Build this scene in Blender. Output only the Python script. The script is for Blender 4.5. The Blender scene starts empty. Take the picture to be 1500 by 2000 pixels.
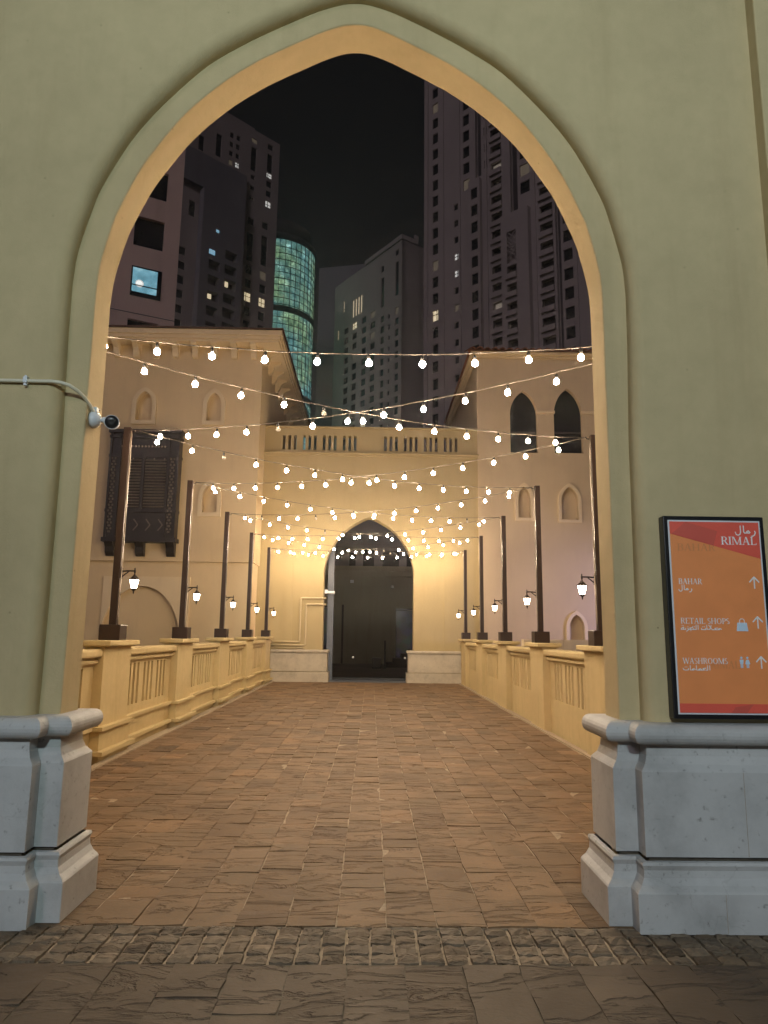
import bpy, bmesh, math, random
from mathutils import Matrix, Vector
random.seed(7)
R = math.radians
scene = bpy.context.scene
COL = scene.collection

# ------------------------------------------------------------------ camera
CX, CZ = 0.157, 1.45
def cam_matrix(pitch, yaw, roll):
    cy, sy, cp, sp = math.cos(yaw), math.sin(yaw), math.cos(pitch), math.sin(pitch)
    f = Vector((sy*cp, cy*cp, sp)); rt = Vector((cy, -sy, 0)); up = rt.cross(f)
    c, s = math.cos(roll), math.sin(roll)
    r2 = rt*c + up*s; u2 = up*c - rt*s
    m = Matrix((r2, u2, -f)).transposed().to_4x4()
    m.translation = Vector((CX, 0, CZ))
    return m
cd = bpy.data.cameras.new('camera')
cd.sensor_fit = 'VERTICAL'; cd.sensor_height = 24.0; cd.lens = 24.0*1379.65/2000
cd.clip_start = 0.05; cd.clip_end = 3000
cam = bpy.data.objects.new('camera', cd); COL.objects.link(cam)
cam.matrix_world = cam_matrix(0.1714, 0.0156, 0.0121)
scene.camera = cam

# ------------------------------------------------------------------ world (night) and the faint city glow
SUN_EL, SUN_AZ = R(26), R(200)          # glow comes from behind the camera, slightly left
w = bpy.data.worlds.new('World'); scene.world = w; w.use_nodes = True
nt = w.node_tree; nt.nodes.clear()
sky = nt.nodes.new('ShaderNodeTexSky'); sky.sky_type = 'NISHITA'; sky.sun_disc = False
sky.sun_elevation = SUN_EL; sky.sun_rotation = SUN_AZ; sky.dust_density = 3.0
hsv = nt.nodes.new('ShaderNodeHueSaturation'); hsv.inputs['Saturation'].default_value = 0.25
bg = nt.nodes.new('ShaderNodeBackground'); bg.inputs['Strength'].default_value = 0.0019
wo = nt.nodes.new('ShaderNodeOutputWorld')
nt.links.new(sky.outputs[0], hsv.inputs['Color']); nt.links.new(hsv.outputs[0], bg.inputs[0]); nt.links.new(bg.outputs[0], wo.inputs[0])
sd = bpy.data.lights.new('sun', 'SUN'); sd.energy = 0.36; sd.angle = R(12); sd.color = (1.0, 0.85, 0.98)
sun = bpy.data.objects.new('sun', sd); COL.objects.link(sun)
sdir = Vector((math.sin(SUN_AZ)*math.cos(SUN_EL), math.cos(SUN_AZ)*math.cos(SUN_EL), math.sin(SUN_EL)))
sun.rotation_euler = sdir.to_track_quat('Z', 'Y').to_euler()
sun.location = (-6, -12, 20)

vs = scene.view_settings
scene.display_settings.display_device = 'sRGB'
vs.view_transform = 'Standard'; vs.look = 'None'; vs.exposure = 0.0; vs.gamma = 1.0; vs.use_curve_mapping = False
cy = scene.cycles
cy.use_denoising = True
cy.max_bounces = 6; cy.diffuse_bounces = 3; cy.glossy_bounces = 3; cy.transmission_bounces = 6; cy.transparent_max_bounces = 8
cy.caustics_reflective = False; cy.caustics_refractive = False
cy.sample_clamp_indirect = 4.0
cy.use_light_tree = True
cy.use_adaptive_sampling = True; cy.adaptive_threshold = 0.03; cy.adaptive_min_samples = 32
WARM = (1.0, 0.77, 0.53)
BULB_STRENGTH = 450.0
LANTERN_STRENGTH = 24.0
LAMP_POWER = 575.0

# ------------------------------------------------------------------ materials
def newmat(name):
    m = bpy.data.materials.new(name); m.use_nodes = True
    t = m.node_tree; t.nodes.clear()
    out = t.nodes.new('ShaderNodeOutputMaterial'); p = t.nodes.new('ShaderNodeBsdfPrincipled')
    t.links.new(p.outputs[0], out.inputs[0])
    return m, t, p
def N(t, kind, **kw):
    n = t.nodes.new(kind)
    for k, v in kw.items():
        if k in n.inputs: n.inputs[k].default_value = v
        else: setattr(n, k, v)
    return n
def ramp(t, src, stops):
    r = t.nodes.new('ShaderNodeValToRGB'); t.links.new(src, r.inputs[0])
    e = r.color_ramp.elements
    while len(e) > 1: e.remove(e[-1])
    e[0].position, e[0].color = stops[0][0], tuple(stops[0][1])+(1,)
    for p, c in stops[1:]:
        k = e.new(p); k.color = tuple(c)+(1,)
    return r.outputs[0]
def mul(c, k): return tuple(min(1, v*k) for v in c)
def mixc(t, a, b, fac, mode='MIX'):
    m = t.nodes.new('ShaderNodeMix'); m.data_type = 'RGBA'; m.blend_type = mode
    for sock, v in ((m.inputs[6], a), (m.inputs[7], b)):
        if isinstance(v, tuple): sock.default_value = v+(1,) if len(v) == 3 else v
        else: t.links.new(v, sock)
    if isinstance(fac, float): m.inputs[0].default_value = fac
    else: t.links.new(fac, m.inputs[0])
    return m.outputs[2]
def stucco(name, col, var=0.1, rough=0.85, bump=0.25, scale=1.0, stain=0.12, speck=False):
    m, t, p = newmat(name)
    g = N(t, 'ShaderNodeNewGeometry')
    n1 = N(t, 'ShaderNodeTexNoise', Scale=0.9*scale, Detail=6.0, Roughness=0.6)
    n2 = N(t, 'ShaderNodeTexNoise', Scale=150.0*scale, Detail=3.0, Roughness=0.6)
    n4 = N(t, 'ShaderNodeTexNoise', Scale=9.0*scale, Detail=5.0, Roughness=0.6)
    mp = N(t, 'ShaderNodeMapping'); mp.inputs['Scale'].default_value = (3.0, 3.0, 0.25)
    n3 = N(t, 'ShaderNodeTexNoise', Scale=1.6*scale, Detail=6.0, Roughness=0.65)
    for n in (n1, n2, n4, mp): t.links.new(g.outputs['Position'], n.inputs['Vector'])
    t.links.new(mp.outputs[0], n3.inputs['Vector'])
    c = ramp(t, n1.outputs[0], [(0.3, mul(col, 1-var)), (0.7, mul(col, 1+var*0.6))])
    st = ramp(t, n3.outputs[0], [(0.52, (1, 1, 1)), (0.72, (1-stain, 1-stain*1.15, 1-stain*1.3))])
    c = mixc(t, c, st, 1.0, 'MULTIPLY')
    if speck:
        vo = N(t, 'ShaderNodeTexVoronoi', Scale=5.5); t.links.new(g.outputs['Position'], vo.inputs['Vector'])
        c = mixc(t, c, ramp(t, vo.outputs['Distance'], [(0.022, (0.45, 0.42, 0.38)), (0.034, (1, 1, 1))]), 0.8, 'MULTIPLY')
        c = mixc(t, c, ramp(t, n4.outputs[0], [(0.3, (0.95, 0.955, 0.95)), (0.7, (1.03, 1.025, 1.03))]), 1.0, 'MULTIPLY')
    t.links.new(c, p.inputs['Base Color']); p.inputs['Roughness'].default_value = rough
    p.inputs['Specular IOR Level'].default_value = 0.3
    b = N(t, 'ShaderNodeBump', Strength=bump, Distance=0.004); t.links.new(n2.outputs[0], b.inputs['Height'])
    b2 = N(t, 'ShaderNodeBump', Strength=bump*0.8, Distance=0.02); t.links.new(n4.outputs[0], b2.inputs['Height'])
    t.links.new(b.outputs[0], b2.inputs['Normal']); t.links.new(b2.outputs[0], p.inputs['Normal'])
    return m
def plain(name, col, rough=0.5, metal=0.0, var=0.08, scale=12.0, bump=0.05, spec=0.5):
    m, t, p = newmat(name)
    g = N(t, 'ShaderNodeTexCoord')
    n = N(t, 'ShaderNodeTexNoise', Scale=scale, Detail=5.0, Roughness=0.6)
    t.links.new(g.outputs['Object'], n.inputs['Vector'])
    t.links.new(ramp(t, n.outputs[0], [(0.3, mul(col, 1-var)), (0.7, mul(col, 1+var))]), p.inputs['Base Color'])
    p.inputs['Roughness'].default_value = rough; p.inputs['Metallic'].default_value = metal
    p.inputs['Specular IOR Level'].default_value = spec
    b = N(t, 'ShaderNodeBump', Strength=bump, Distance=0.01); t.links.new(n.outputs[0], b.inputs['Height'])
    t.links.new(b.outputs[0], p.inputs['Normal'])
    return m
def emit(name, col, strength, base=(0.8, 0.8, 0.8)):
    m, t, p = newmat(name)
    p.inputs['Base Color'].default_value = base+(1,)
    p.inputs['Emission Color'].default_value = col+(1,); p.inputs['Emission Strength'].default_value = strength
    p.inputs['Roughness'].default_value = 0.4
    return m
def plinth_stone(name, col):
    m, t, p = newmat(name)
    g = N(t, 'ShaderNodeNewGeometry')
    a = N(t, 'ShaderNodeTexNoise', Scale=2.2, Detail=8.0, Roughness=0.65)
    b = N(t, 'ShaderNodeTexNoise', Scale=26.0, Detail=6.0, Roughness=0.7)
    v = N(t, 'ShaderNodeTexVoronoi', Scale=0.9, feature='DISTANCE_TO_EDGE')
    wv = N(t, 'ShaderNodeTexNoise', Scale=3.0, Detail=6.0)
    add = N(t, 'ShaderNodeVectorMath', operation='MULTIPLY_ADD'); add.inputs[1].default_value = (0.9, 0.9, 0.9)
    for n in (a, b, wv): t.links.new(g.outputs['Position'], n.inputs['Vector'])
    t.links.new(wv.outputs['Color'], add.inputs[0]); t.links.new(g.outputs['Position'], add.inputs[2])
    t.links.new(add.outputs[0], v.inputs['Vector'])
    c = ramp(t, a.outputs[0], [(0.25, mul(col, 0.66)), (0.5, col), (0.75, mul(col, 1.15))])
    c = mixc(t, c, ramp(t, b.outputs[0], [(0.30, (0.4, 0.38, 0.36)), (0.40, (1, 1, 1))]), 0.8, 'MULTIPLY')
    c = mixc(t, c, ramp(t, v.outputs[0], [(0.0, (0.55, 0.52, 0.5)), (0.006, (1, 1, 1))]), 0.3, 'MULTIPLY')
    t.links.new(c, p.inputs['Base Color']); p.inputs['Roughness'].default_value = 0.62
    bm_ = N(t, 'ShaderNodeBump', Strength=0.25, Distance=0.008); t.links.new(b.outputs[0], bm_.inputs['Height'])
    t.links.new(bm_.outputs[0], p.inputs['Normal'])
    return m
def slate(name, col, scale=1.0, bump=1.0):
    m, t, p = newmat(name)
    g = N(t, 'ShaderNodeNewGeometry')
    at = N(t, 'ShaderNodeAttribute', attribute_name='tint')
    mp = N(t, 'ShaderNodeMapping'); mp.inputs['Scale'].default_value = (1.1, 3.6, 1)
    wv = N(t, 'ShaderNodeTexNoise', Scale=1.3*scale, Detail=7.0, Roughness=0.6, Distortion=1.2)
    fine = N(t, 'ShaderNodeTexNoise', Scale=45.0*scale, Detail=5.0, Roughness=0.65)
    big = N(t, 'ShaderNodeTexNoise', Scale=2.3*scale, Detail=5.0, Roughness=0.6)
    off = N(t, 'ShaderNodeVectorMath', operation='MULTIPLY_ADD'); off.inputs[1].default_value = (13, 17, 0)
    t.links.new(at.outputs['Color'], off.inputs[0]); t.links.new(g.outputs['Position'], off.inputs[2])
    t.links.new(off.outputs[0], mp.inputs[0]); t.links.new(mp.outputs[0], wv.inputs['Vector'])
    t.links.new(g.outputs['Position'], fine.inputs['Vector']); t.links.new(g.outputs['Position'], big.inputs['Vector'])
    # riven layers: stepped height
    st = N(t, 'ShaderNodeMath', operation='MULTIPLY'); st.inputs[1].default_value = 4.0
    t.links.new(wv.outputs[0], st.inputs[0])
    fl = N(t, 'ShaderNodeMath', operation='FLOOR'); t.links.new(st.outputs[0], fl.inputs[0])
    fr = N(t, 'ShaderNodeMath', operation='FRACT'); t.links.new(st.outputs[0], fr.inputs[0])
    pw = N(t, 'ShaderNodeMath', operation='POWER'); pw.inputs[1].default_value = 9.0; t.links.new(fr.outputs[0], pw.inputs[0])
    hh = N(t, 'ShaderNodeMath', operation='ADD'); t.links.new(fl.outputs[0], hh.inputs[0]); t.links.new(pw.outputs[0], hh.inputs[1])
    c = ramp(t, big.outputs[0], [(0.3, mul(col, 0.78)), (0.55, col), (0.75, mul(col, 1.2))])
    wn = N(t, 'ShaderNodeTexWhiteNoise', noise_dimensions='2D')
    cmb = N(t, 'ShaderNodeCombineXYZ'); t.links.new(fl.outputs[0], cmb.inputs[0]); t.links.new(at.outputs['Color'], cmb.inputs[1]); t.links.new(cmb.outputs[0], wn.inputs['Vector'])
    c = mixc(t, c, ramp(t, wn.outputs['Value'], [(0.0, (0.78, 0.76, 0.75)), (1.0, (1.12, 1.1, 1.08))]), 0.8, 'MULTIPLY')
    c = mixc(t, c, ramp(t, fr.outputs[0], [(0.955, (1, 1, 1)), (0.985, (0.42, 0.38, 0.35))]), 0.5, 'MULTIPLY')
    sep = N(t, 'ShaderNodeSeparateColor'); t.links.new(at.outputs['Color'], sep.inputs[0])
    c = mixc(t, c, ramp(t, sep.outputs[0], [(0.0, (0.45, 0.42, 0.40)), (0.35, (0.85, 0.80, 0.74)), (0.7, (1.0, 1.0, 1.0)), (1.0, (1.25, 1.16, 1.05))]), 1.0, 'MULTIPLY')
    c = mixc(t, c, ramp(t, fine.outputs[0], [(0.3, (0.72, 0.7, 0.7)), (0.65, (1.08, 1.06, 1.04))]), 0.7, 'MULTIPLY')
    t.links.new(c, p.inputs['Base Color'])
    t.links.new(ramp(t, fine.outputs[0], [(0.3, (0.55,)*3), (0.7, (0.78,)*3)]), p.inputs['Roughness'])
    p.inputs['Specular IOR Level'].default_value = 0.3
    b1 = N(t, 'ShaderNodeBump', Strength=bump, Distance=0.012); t.links.new(hh.outputs[0], b1.inputs['Height'])
    b2 = N(t, 'ShaderNodeBump', Strength=bump*0.5, Distance=0.004); t.links.new(fine.outputs[0], b2.inputs['Height'])
    t.links.new(b1.outputs[0], b2.inputs['Normal']); t.links.new(b2.outputs[0], p.inputs['Normal'])
    return m
def glass_dark(name, col=(0.015, 0.017, 0.02), rough=0.12):
    return plain(name, col, rough=rough, var=0.2, scale=2.0, bump=0.02)

PAINT = (0.58, 0.462, 0.258)
M = {}
M['paint'] = stucco('cream stucco', PAINT, var=0.10, stain=0.08, bump=0.4, speck=True)
M['paint_far'] = stucco('pinkish cream stucco', (0.74, 0.585, 0.355), var=0.06, bump=0.15, stain=0.05)
M['paint_gate'] = stucco('yellow cream stucco', (0.47, 0.375, 0.20), var=0.06, bump=0.12, stain=0.05)
M['trim'] = stucco('pale stucco trim', (0.80, 0.66, 0.44), var=0.05, bump=0.12, stain=0.05)
M['baluster'] = stucco('yellow painted stucco', (0.60, 0.475, 0.25), var=0.08, bump=0.2, stain=0.12, speck=True)
M['plinth'] = plinth_stone('pale limestone', (0.52, 0.512, 0.50))
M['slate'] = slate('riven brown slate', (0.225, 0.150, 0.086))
M['slate_front'] = slate('riven grey brown slate', (0.128, 0.099, 0.072))  # greyer stone, darkened further to stand for the weaker light in front
M['cobble'] = slate('rough grey brown setts', (0.20, 0.16, 0.115), scale=1.6, bump=1.0)
M['mortar'] = plain('sandy mortar', (0.36, 0.285, 0.20), rough=0.95, var=0.25, scale=30, bump=0.3)
M['mortar_dark'] = plain('grimy mortar', (0.11, 0.09, 0.065), rough=0.95, var=0.3, scale=30, bump=0.3)
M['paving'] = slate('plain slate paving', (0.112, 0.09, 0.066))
M['ground'] = plain('courtyard paving', (0.16, 0.14, 0.12), rough=0.9, var=0.2, scale=0.5)
M['post'] = plain('brown painted steel', (0.032, 0.017, 0.014), rough=0.32, var=0.15, scale=9)
M['iron'] = plain('dark bronze iron', (0.03, 0.019, 0.014), rough=0.45, metal=0.3)
M['wood'] = plain('black brown carved wood', (0.022, 0.017, 0.013), rough=0.5, var=0.3, scale=14, bump=0.3)
M['wood2'] = plain('worn dark louvre wood', (0.17, 0.14, 0.105), rough=0.5, var=0.3, scale=14, bump=0.2)
M['wire'] = plain('pale rubber cable', (0.30, 0.25, 0.2), rough=0.45)
M['cord'] = plain('dull rubber cord', (0.10, 0.085, 0.07), rough=0.6)
M['socket'] = plain('black bulb socket', (0.02, 0.02, 0.02), rough=0.5)
M['bulb'] = emit('lit bulb', WARM, BULB_STRENGTH)
M['bulb_off'] = plain('unlit frosted bulb', (0.62, 0.55, 0.46), rough=0.2, var=0.02)
M['lantern'] = emit('lit lantern glass', (1.0, 0.8, 0.58), LANTERN_STRENGTH)
M['tile'] = stucco('clay roof tile', (0.30, 0.13, 0.075), var=0.25, bump=0.2, scale=3)
M['tile_dark'] = stucco('old clay roof', (0.12, 0.07, 0.055), var=0.25, bump=0.2)
M['tower'] = stucco('beige tower render', (0.40, 0.345, 0.32), var=0.1, bump=0.0, scale=0.08, stain=0.1)
M['tower_dark'] = stucco('grey tower render', (0.22, 0.21, 0.225), var=0.1, bump=0.0, scale=0.08)
M['tower_near'] = stucco('tan tower render', (0.80, 0.60, 0.50), var=0.06, bump=0.0, scale=0.2)
M['glass'] = glass_dark('dark window glass')
M['shade'] = plain('dark balcony interior', (0.05, 0.042, 0.042), rough=0.9)
M['lit_warm'] = emit('lit room warm', (1.0, 0.82, 0.5), 0.7)
M['lit_white'] = emit('lit room white', (0.95, 0.95, 0.9), 0.55)
M['lit_blue'] = emit('lit room blue', (0.35, 0.75, 1.0), 0.5)
M['metal'] = plain('brushed aluminium', (0.13, 0.15, 0.19), rough=0.45, metal=0.1)
M['white'] = plain('white plastic', (0.72, 0.74, 0.76), rough=0.35, var=0.03)
M['black'] = plain('black plastic', (0.012, 0.012, 0.014), rough=0.3)
M['pipe_pale'] = plain('pale painted conduit', (0.74, 0.68, 0.52), rough=0.45, var=0.04)
M['pipe'] = plain('painted conduit', (0.6, 0.5, 0.3), rough=0.5, var=0.05)
M['plinth_warm'] = plinth_stone('buff limestone', (0.52, 0.46, 0.36))
M['paint_right'] = stucco('tan stucco', (0.64, 0.51, 0.33), var=0.06, bump=0.15, stain=0.05)
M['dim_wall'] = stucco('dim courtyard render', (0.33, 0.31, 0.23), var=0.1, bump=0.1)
def clear_glass():
    m, t, p = newmat('clear door glass')
    p.inputs['Base Color'].default_value = (0.96, 0.98, 0.98, 1); p.inputs['Roughness'].default_value = 0.02
    p.inputs['Transmission Weight'].default_value = 1.0; p.inputs['IOR'].default_value = 1.02
    n = N(t, 'ShaderNodeTexNoise', Scale=3.0); b = N(t, 'ShaderNodeBump', Strength=0.01); t.links.new(n.outputs[0], b.inputs['Height']); t.links.new(b.outputs[0], p.inputs['Normal'])
    return m
M['clear'] = clear_glass()

# ------------------------------------------------------------------ mesh helpers
class MB:
    def __init__(s): s.b = bmesh.new(); s.tint = s.b.loops.layers.float_color.new('tint')
    def box(s, x0, x1, y0, y1, z0, z1, bev=0.0):
        vs_ = [s.b.verts.new(p) for p in ((x0,y0,z0),(x1,y0,z0),(x1,y1,z0),(x0,y1,z0),(x0,y0,z1),(x1,y0,z1),(x1,y1,z1),(x0,y1,z1))]
        fs = [s.b.faces.new([vs_[i] for i in f]) for f in ((0,3,2,1),(4,5,6,7),(0,1,5,4),(1,2,6,5),(2,3,7,6),(3,0,4,7))]
        if bev:
            es = list({e for f in fs for e in f.edges})
            bmesh.ops.bevel(s.b, geom=es, offset=bev, segments=2, affect='EDGES', profile=0.5)
        return s
    def tube(s, pts, r, n=8, caps=True):
        pts = [Vector(p) for p in pts]; rings = []
        rr = r if isinstance(r, (list, tuple)) else [r]*len(pts)
        for i, p in enumerate(pts):
            d = (pts[min(i+1, len(pts)-1)]-pts[max(i-1, 0)]).normalized()
            a = d.cross(Vector((0,0,1)))
            if a.length < 1e-3: a = d.cross(Vector((0,1,0)))
            a.normalize(); c = d.cross(a)
            rings.append([s.b.verts.new(p+(a*math.cos(t)+c*math.sin(t))*rr[i]) for t in (2*math.pi*k/n for k in range(n))])
        for i in range(len(rings)-1):
            for k in range(n):
                f = s.b.faces.new((rings[i][k], rings[i][(k+1)%n], rings[i+1][(k+1)%n], rings[i+1][k])); f.smooth = True
        if caps: s.b.faces.new(rings[0][::-1]); s.b.faces.new(rings[-1])
        return s
    def lathe(s, prof, c=(0,0,0), n=12, smooth=True, axis='Z'):
        rings = []
        for r, z in prof:
            ring = []
            for k in range(n):
                t = 2*math.pi*k/n; u, v = r*math.cos(t), r*math.sin(t)
                p = {'Z': (u, v, z), 'Y': (u, z, v), 'X': (z, u, v)}[axis]
                ring.append(s.b.verts.new((c[0]+p[0], c[1]+p[1], c[2]+p[2])))
            rings.append(ring)
        for i in range(len(rings)-1):
            for k in range(n):
                f = s.b.faces.new((rings[i][k], rings[i][(k+1)%n], rings[i+1][(k+1)%n], rings[i+1][k])); f.smooth = smooth
        s.b.faces.new(rings[0][::-1]); s.b.faces.new(rings[-1])
        return s
    def prism(s, poly, a0, a1, plane='XZ'):
        def P(u, v, a): return {'XZ': (u, a, v), 'YZ': (a, u, v), 'XY': (u, v, a)}[plane]
        A = [s.b.verts.new(P(u, v, a0)) for u, v in poly]; B = [s.b.verts.new(P(u, v, a1)) for u, v in poly]
        s.b.faces.new(A); s.b.faces.new(B[::-1])
        for i in range(len(A)): s.b.faces.new((A[i], A[(i+1)%len(A)], B[(i+1)%len(A)], B[i]))
        return s
    def grid(s, rows, smooth=False, close=False):
        V = [[s.b.verts.new(p) for p in r] for r in rows]
        for i in range(len(V)-1):
            n = len(V[i])
            for k in range(n if close else n-1):
                f = s.b.faces.new((V[i][k], V[i][(k+1)%n], V[i+1][(k+1)%n], V[i+1][k])); f.smooth = smooth
        return s
    def holed(s, outer, holes, y0, y1, plane='XZ', back=True):
        def P(u, v, a): return {'XZ': (u, a, v), 'YZ': (a, u, v)}[plane]
        for a in ((y0, y1) if back else (y0,)):
            es = []
            for loop in [outer]+holes:
                vv = [s.b.verts.new(P(u, v, a)) for u, v in loop]
                es += [s.b.edges.new((vv[i], vv[(i+1)%len(vv)])) for i in range(len(vv))]
            bmesh.ops.triangle_fill(s.b, use_beauty=True, use_dissolve=False, edges=es)
        for li, loop in enumerate([outer]+holes):
            if not back and li == 0: continue
            A = [s.b.verts.new(P(u, v, y0)) for u, v in loop]; B = [s.b.verts.new(P(u, v, y1)) for u, v in loop]
            for i in range(len(A)): s.b.faces.new((A[i], A[(i+1)%len(A)], B[(i+1)%len(A)], B[i]))
        return s
    def quad(s, *pts):
        s.b.faces.new([s.b.verts.new(p) for p in pts]); return s
    def mesh(s, name, mat, tint=None, weld=True):
        if weld: bmesh.ops.remove_doubles(s.b, verts=s.b.verts, dist=1e-5)
        bmesh.ops.recalc_face_normals(s.b, faces=s.b.faces)
        if tint is not None:
            for f in s.b.faces:
                for l in f.loops: l[s.tint] = tint
        me = bpy.data.meshes.new(name); s.b.to_mesh(me); s.b.free()
        if mat: me.materials.append(M[mat] if isinstance(mat, str) else mat)
        return me
    def build(s, name, mat, parent=None, loc=None, rot=None, tint=None, weld=True):
        o = bpy.data.objects.new(name, s.mesh(name, mat, tint, weld)); COL.objects.link(o)
        if parent: o.parent = parent
        if loc: o.location = loc
        if rot: o.rotation_euler = rot
        return o
def inst(name, me, parent, loc=(0,0,0), rot=None, scale=None):
    o = bpy.data.objects.new(name, me); COL.objects.link(o); o.parent = parent; o.location = loc
    if rot: o.rotation_euler = rot
    if scale: o.scale = scale
    return o
def tag(o, label=None, cat=None, group=None, kind=None):
    for k, v in (('label', label), ('category', cat), ('group', group), ('kind', kind)):
        if v: o[k] = v
    return o
def thing(name, label, cat, loc=(0,0,0), rz=0.0, group=None):
    o = bpy.data.objects.new(name, None); COL.objects.link(o); o.location = loc; o.rotation_euler = (0, 0, rz)
    o.empty_display_size = 0.2
    return tag(o, label, cat, group)
def rect(x0, x1, z0, z1): return [(x0, z0), (x1, z0), (x1, z1), (x0, z1)]
def arch_poly(x0, x1, z0, zs, zt, n=8, pointed=0.25):
    """window outline: straight sides to zs, pointed arch to zt"""
    xc, h = (x0+x1)/2, (x1-x0)/2
    pts = [(x0, z0), (x1, z0)]
    for k in range(n+1):
        t = k/n*math.pi/2
        x = h*math.cos(t); z = math.sin(t); z = (1-pointed)*z + pointed*(1-math.cos(t))
        pts.append((xc+x, zs+(zt-zs)*z))
    pts += [(2*xc-x, z) for x, z in pts[-2:1:-1]]
    return pts
def ring(mb, inner, outer, y0, y1):
    """moulding between two loops of equal count, front y0, back y1"""
    n = len(inner)
    V = [[mb.b.verts.new((u, y, v)) for u, v in L] for L, y in ((inner, y0), (outer, y0), (outer, y1), (inner, y1))]
    for a, b in ((0,1),(1,2),(2,3),(3,0)):
        for i in range(n): mb.b.faces.new((V[a][i], V[a][(i+1)%n], V[b][(i+1)%n], V[b][i]))
    return mb
def grow(poly, d):
    cx = sum(p[0] for p in poly)/len(poly); n = len(poly); out = []
    area = sum(poly[i][0]*poly[(i+1)%n][1]-poly[(i+1)%n][0]*poly[i][1] for i in range(n))
    sg = 1 if area > 0 else -1
    for i in range(n):
        p0, p, p1 = Vector(poly[i-1]), Vector(poly[i]), Vector(poly[(i+1)%n])
        a = (p-p0).normalized(); b = (p1-p).normalized()
        na = Vector((a.y, -a.x))*sg; nb = Vector((b.y, -b.x))*sg
        m = (na+nb); m = m/ max(0.3, m.length_squared/2)
        out.append(tuple(p+m*d))
    return out

# ------------------------------------------------------------------ ground, deck, paving
CW = 0.255
YA = 3.86                         # deck starts, cobbles 3.46..3.86
YG = 22.1                         # gate wall
g = MB(); g.quad((-400,-120,-3.2),(400,-120,-3.2),(400,520,-3.2),(-400,520,-3.2))
tag(g.build('ground', 'ground'), kind='structure')
def slab(mb, x0, x1, y0, y1, zt, zb, nx=3, ny=3, jit=0.008, ztilt=0.003, zj=0.0018, tint=(0.5,0,0,1)):
    tx, ty = random.uniform(-ztilt, ztilt), random.uniform(-ztilt, ztilt)
    G = []
    for j in range(ny+1):
        row = []
        for i in range(nx+1):
            u, v = i/nx, j/ny
            x, y = x0+(x1-x0)*u, y0+(y1-y0)*v
            if i in (0, nx): x += random.uniform(-jit, jit)*0.6
            if j in (0, ny): y += random.uniform(-jit, jit)
            edge = i in (0, nx) or j in (0, ny)
            row.append(Vector((x, y, zt+tx*(u-.5)+ty*(v-.5)+random.uniform(-zj, zj)-(random.uniform(0, 0.003) if edge else 0))))
        G.append(row)
    V = [[mb.b.verts.new(p) for p in r] for r in G]
    fs = []
    for j in range(ny):
        for i in range(nx): fs.append(mb.b.faces.new((V[j][i], V[j][i+1], V[j+1][i+1], V[j+1][i])))
    loop = [V[0][i] for i in range(nx+1)]+[V[j][nx] for j in range(1, ny+1)]+[V[ny][i] for i in range(nx-1, -1, -1)]+[V[j][0] for j in range(ny-1, 0, -1)]
    low = [mb.b.verts.new((v.co.x, v.co.y, zb)) for v in loop]
    for i in range(len(loop)): fs.append(mb.b.faces.new((loop[i], low[i], low[(i+1)%len(loop)], loop[(i+1)%len(loop)])))
    for f in fs:
        for l in f.loops: l[mb.tint] = tint
def rtint():
    return (min(1, max(0, random.gauss(0.58, 0.18))), random.random(), random.random(), 1)
deck = MB().box(-2.95, 2.95, YA, YG+0.4, -0.6, -0.007).build('bridge_deck', 'mortar'); tag(deck, kind='structure')
cells = []
nc = 22; xs = [(-nc/2+i)*CW for i in range(nc+1)]
for i in range(nc):
    y = YA+0.004
    while y < YG+0.3:
        L = random.choice((0.2, 0.27, 0.34, 0.34, 0.42, 0.5))*random.uniform(0.92, 1.08)
        if y+L > YG+0.15: L = YG+0.35-y
        xm = (xs[i]+xs[i+1])/2
        if not (abs(xm) > 1.44 and y+L < 4.36): cells.append((xs[i], xs[i+1], y, y+L))
        y += L
        if L < 0.05: break
cells.sort(key=lambda c: c[2])
seen = [c for c in cells if abs((c[0]+c[1])/2) < 1.42+max(0, c[2]-4.3)*0.36]
near = seen[:300]; nearset = set(near)
for c in near:
    mb = MB(); gp = random.uniform(0.001, 0.004)
    slab(mb, c[0]+gp, c[1]-gp, c[2]+gp, c[3]-gp, random.uniform(-0.004, 0.004), -0.035, tint=rtint())
    mb.build('paving_slab', 'slate', deck)
mb = MB()
for c in cells:
    if c in nearset: continue
    gp = random.uniform(0.001, 0.004)
    slab(mb, c[0]+gp, c[1]-gp, c[2]+gp, c[3]-gp, random.uniform(-0.004, 0.004), -0.035, nx=2, ny=2, tint=rtint())
tag(mb.build('paving_slabs_far', 'slate', deck, weld=False), kind='stuff')
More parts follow.
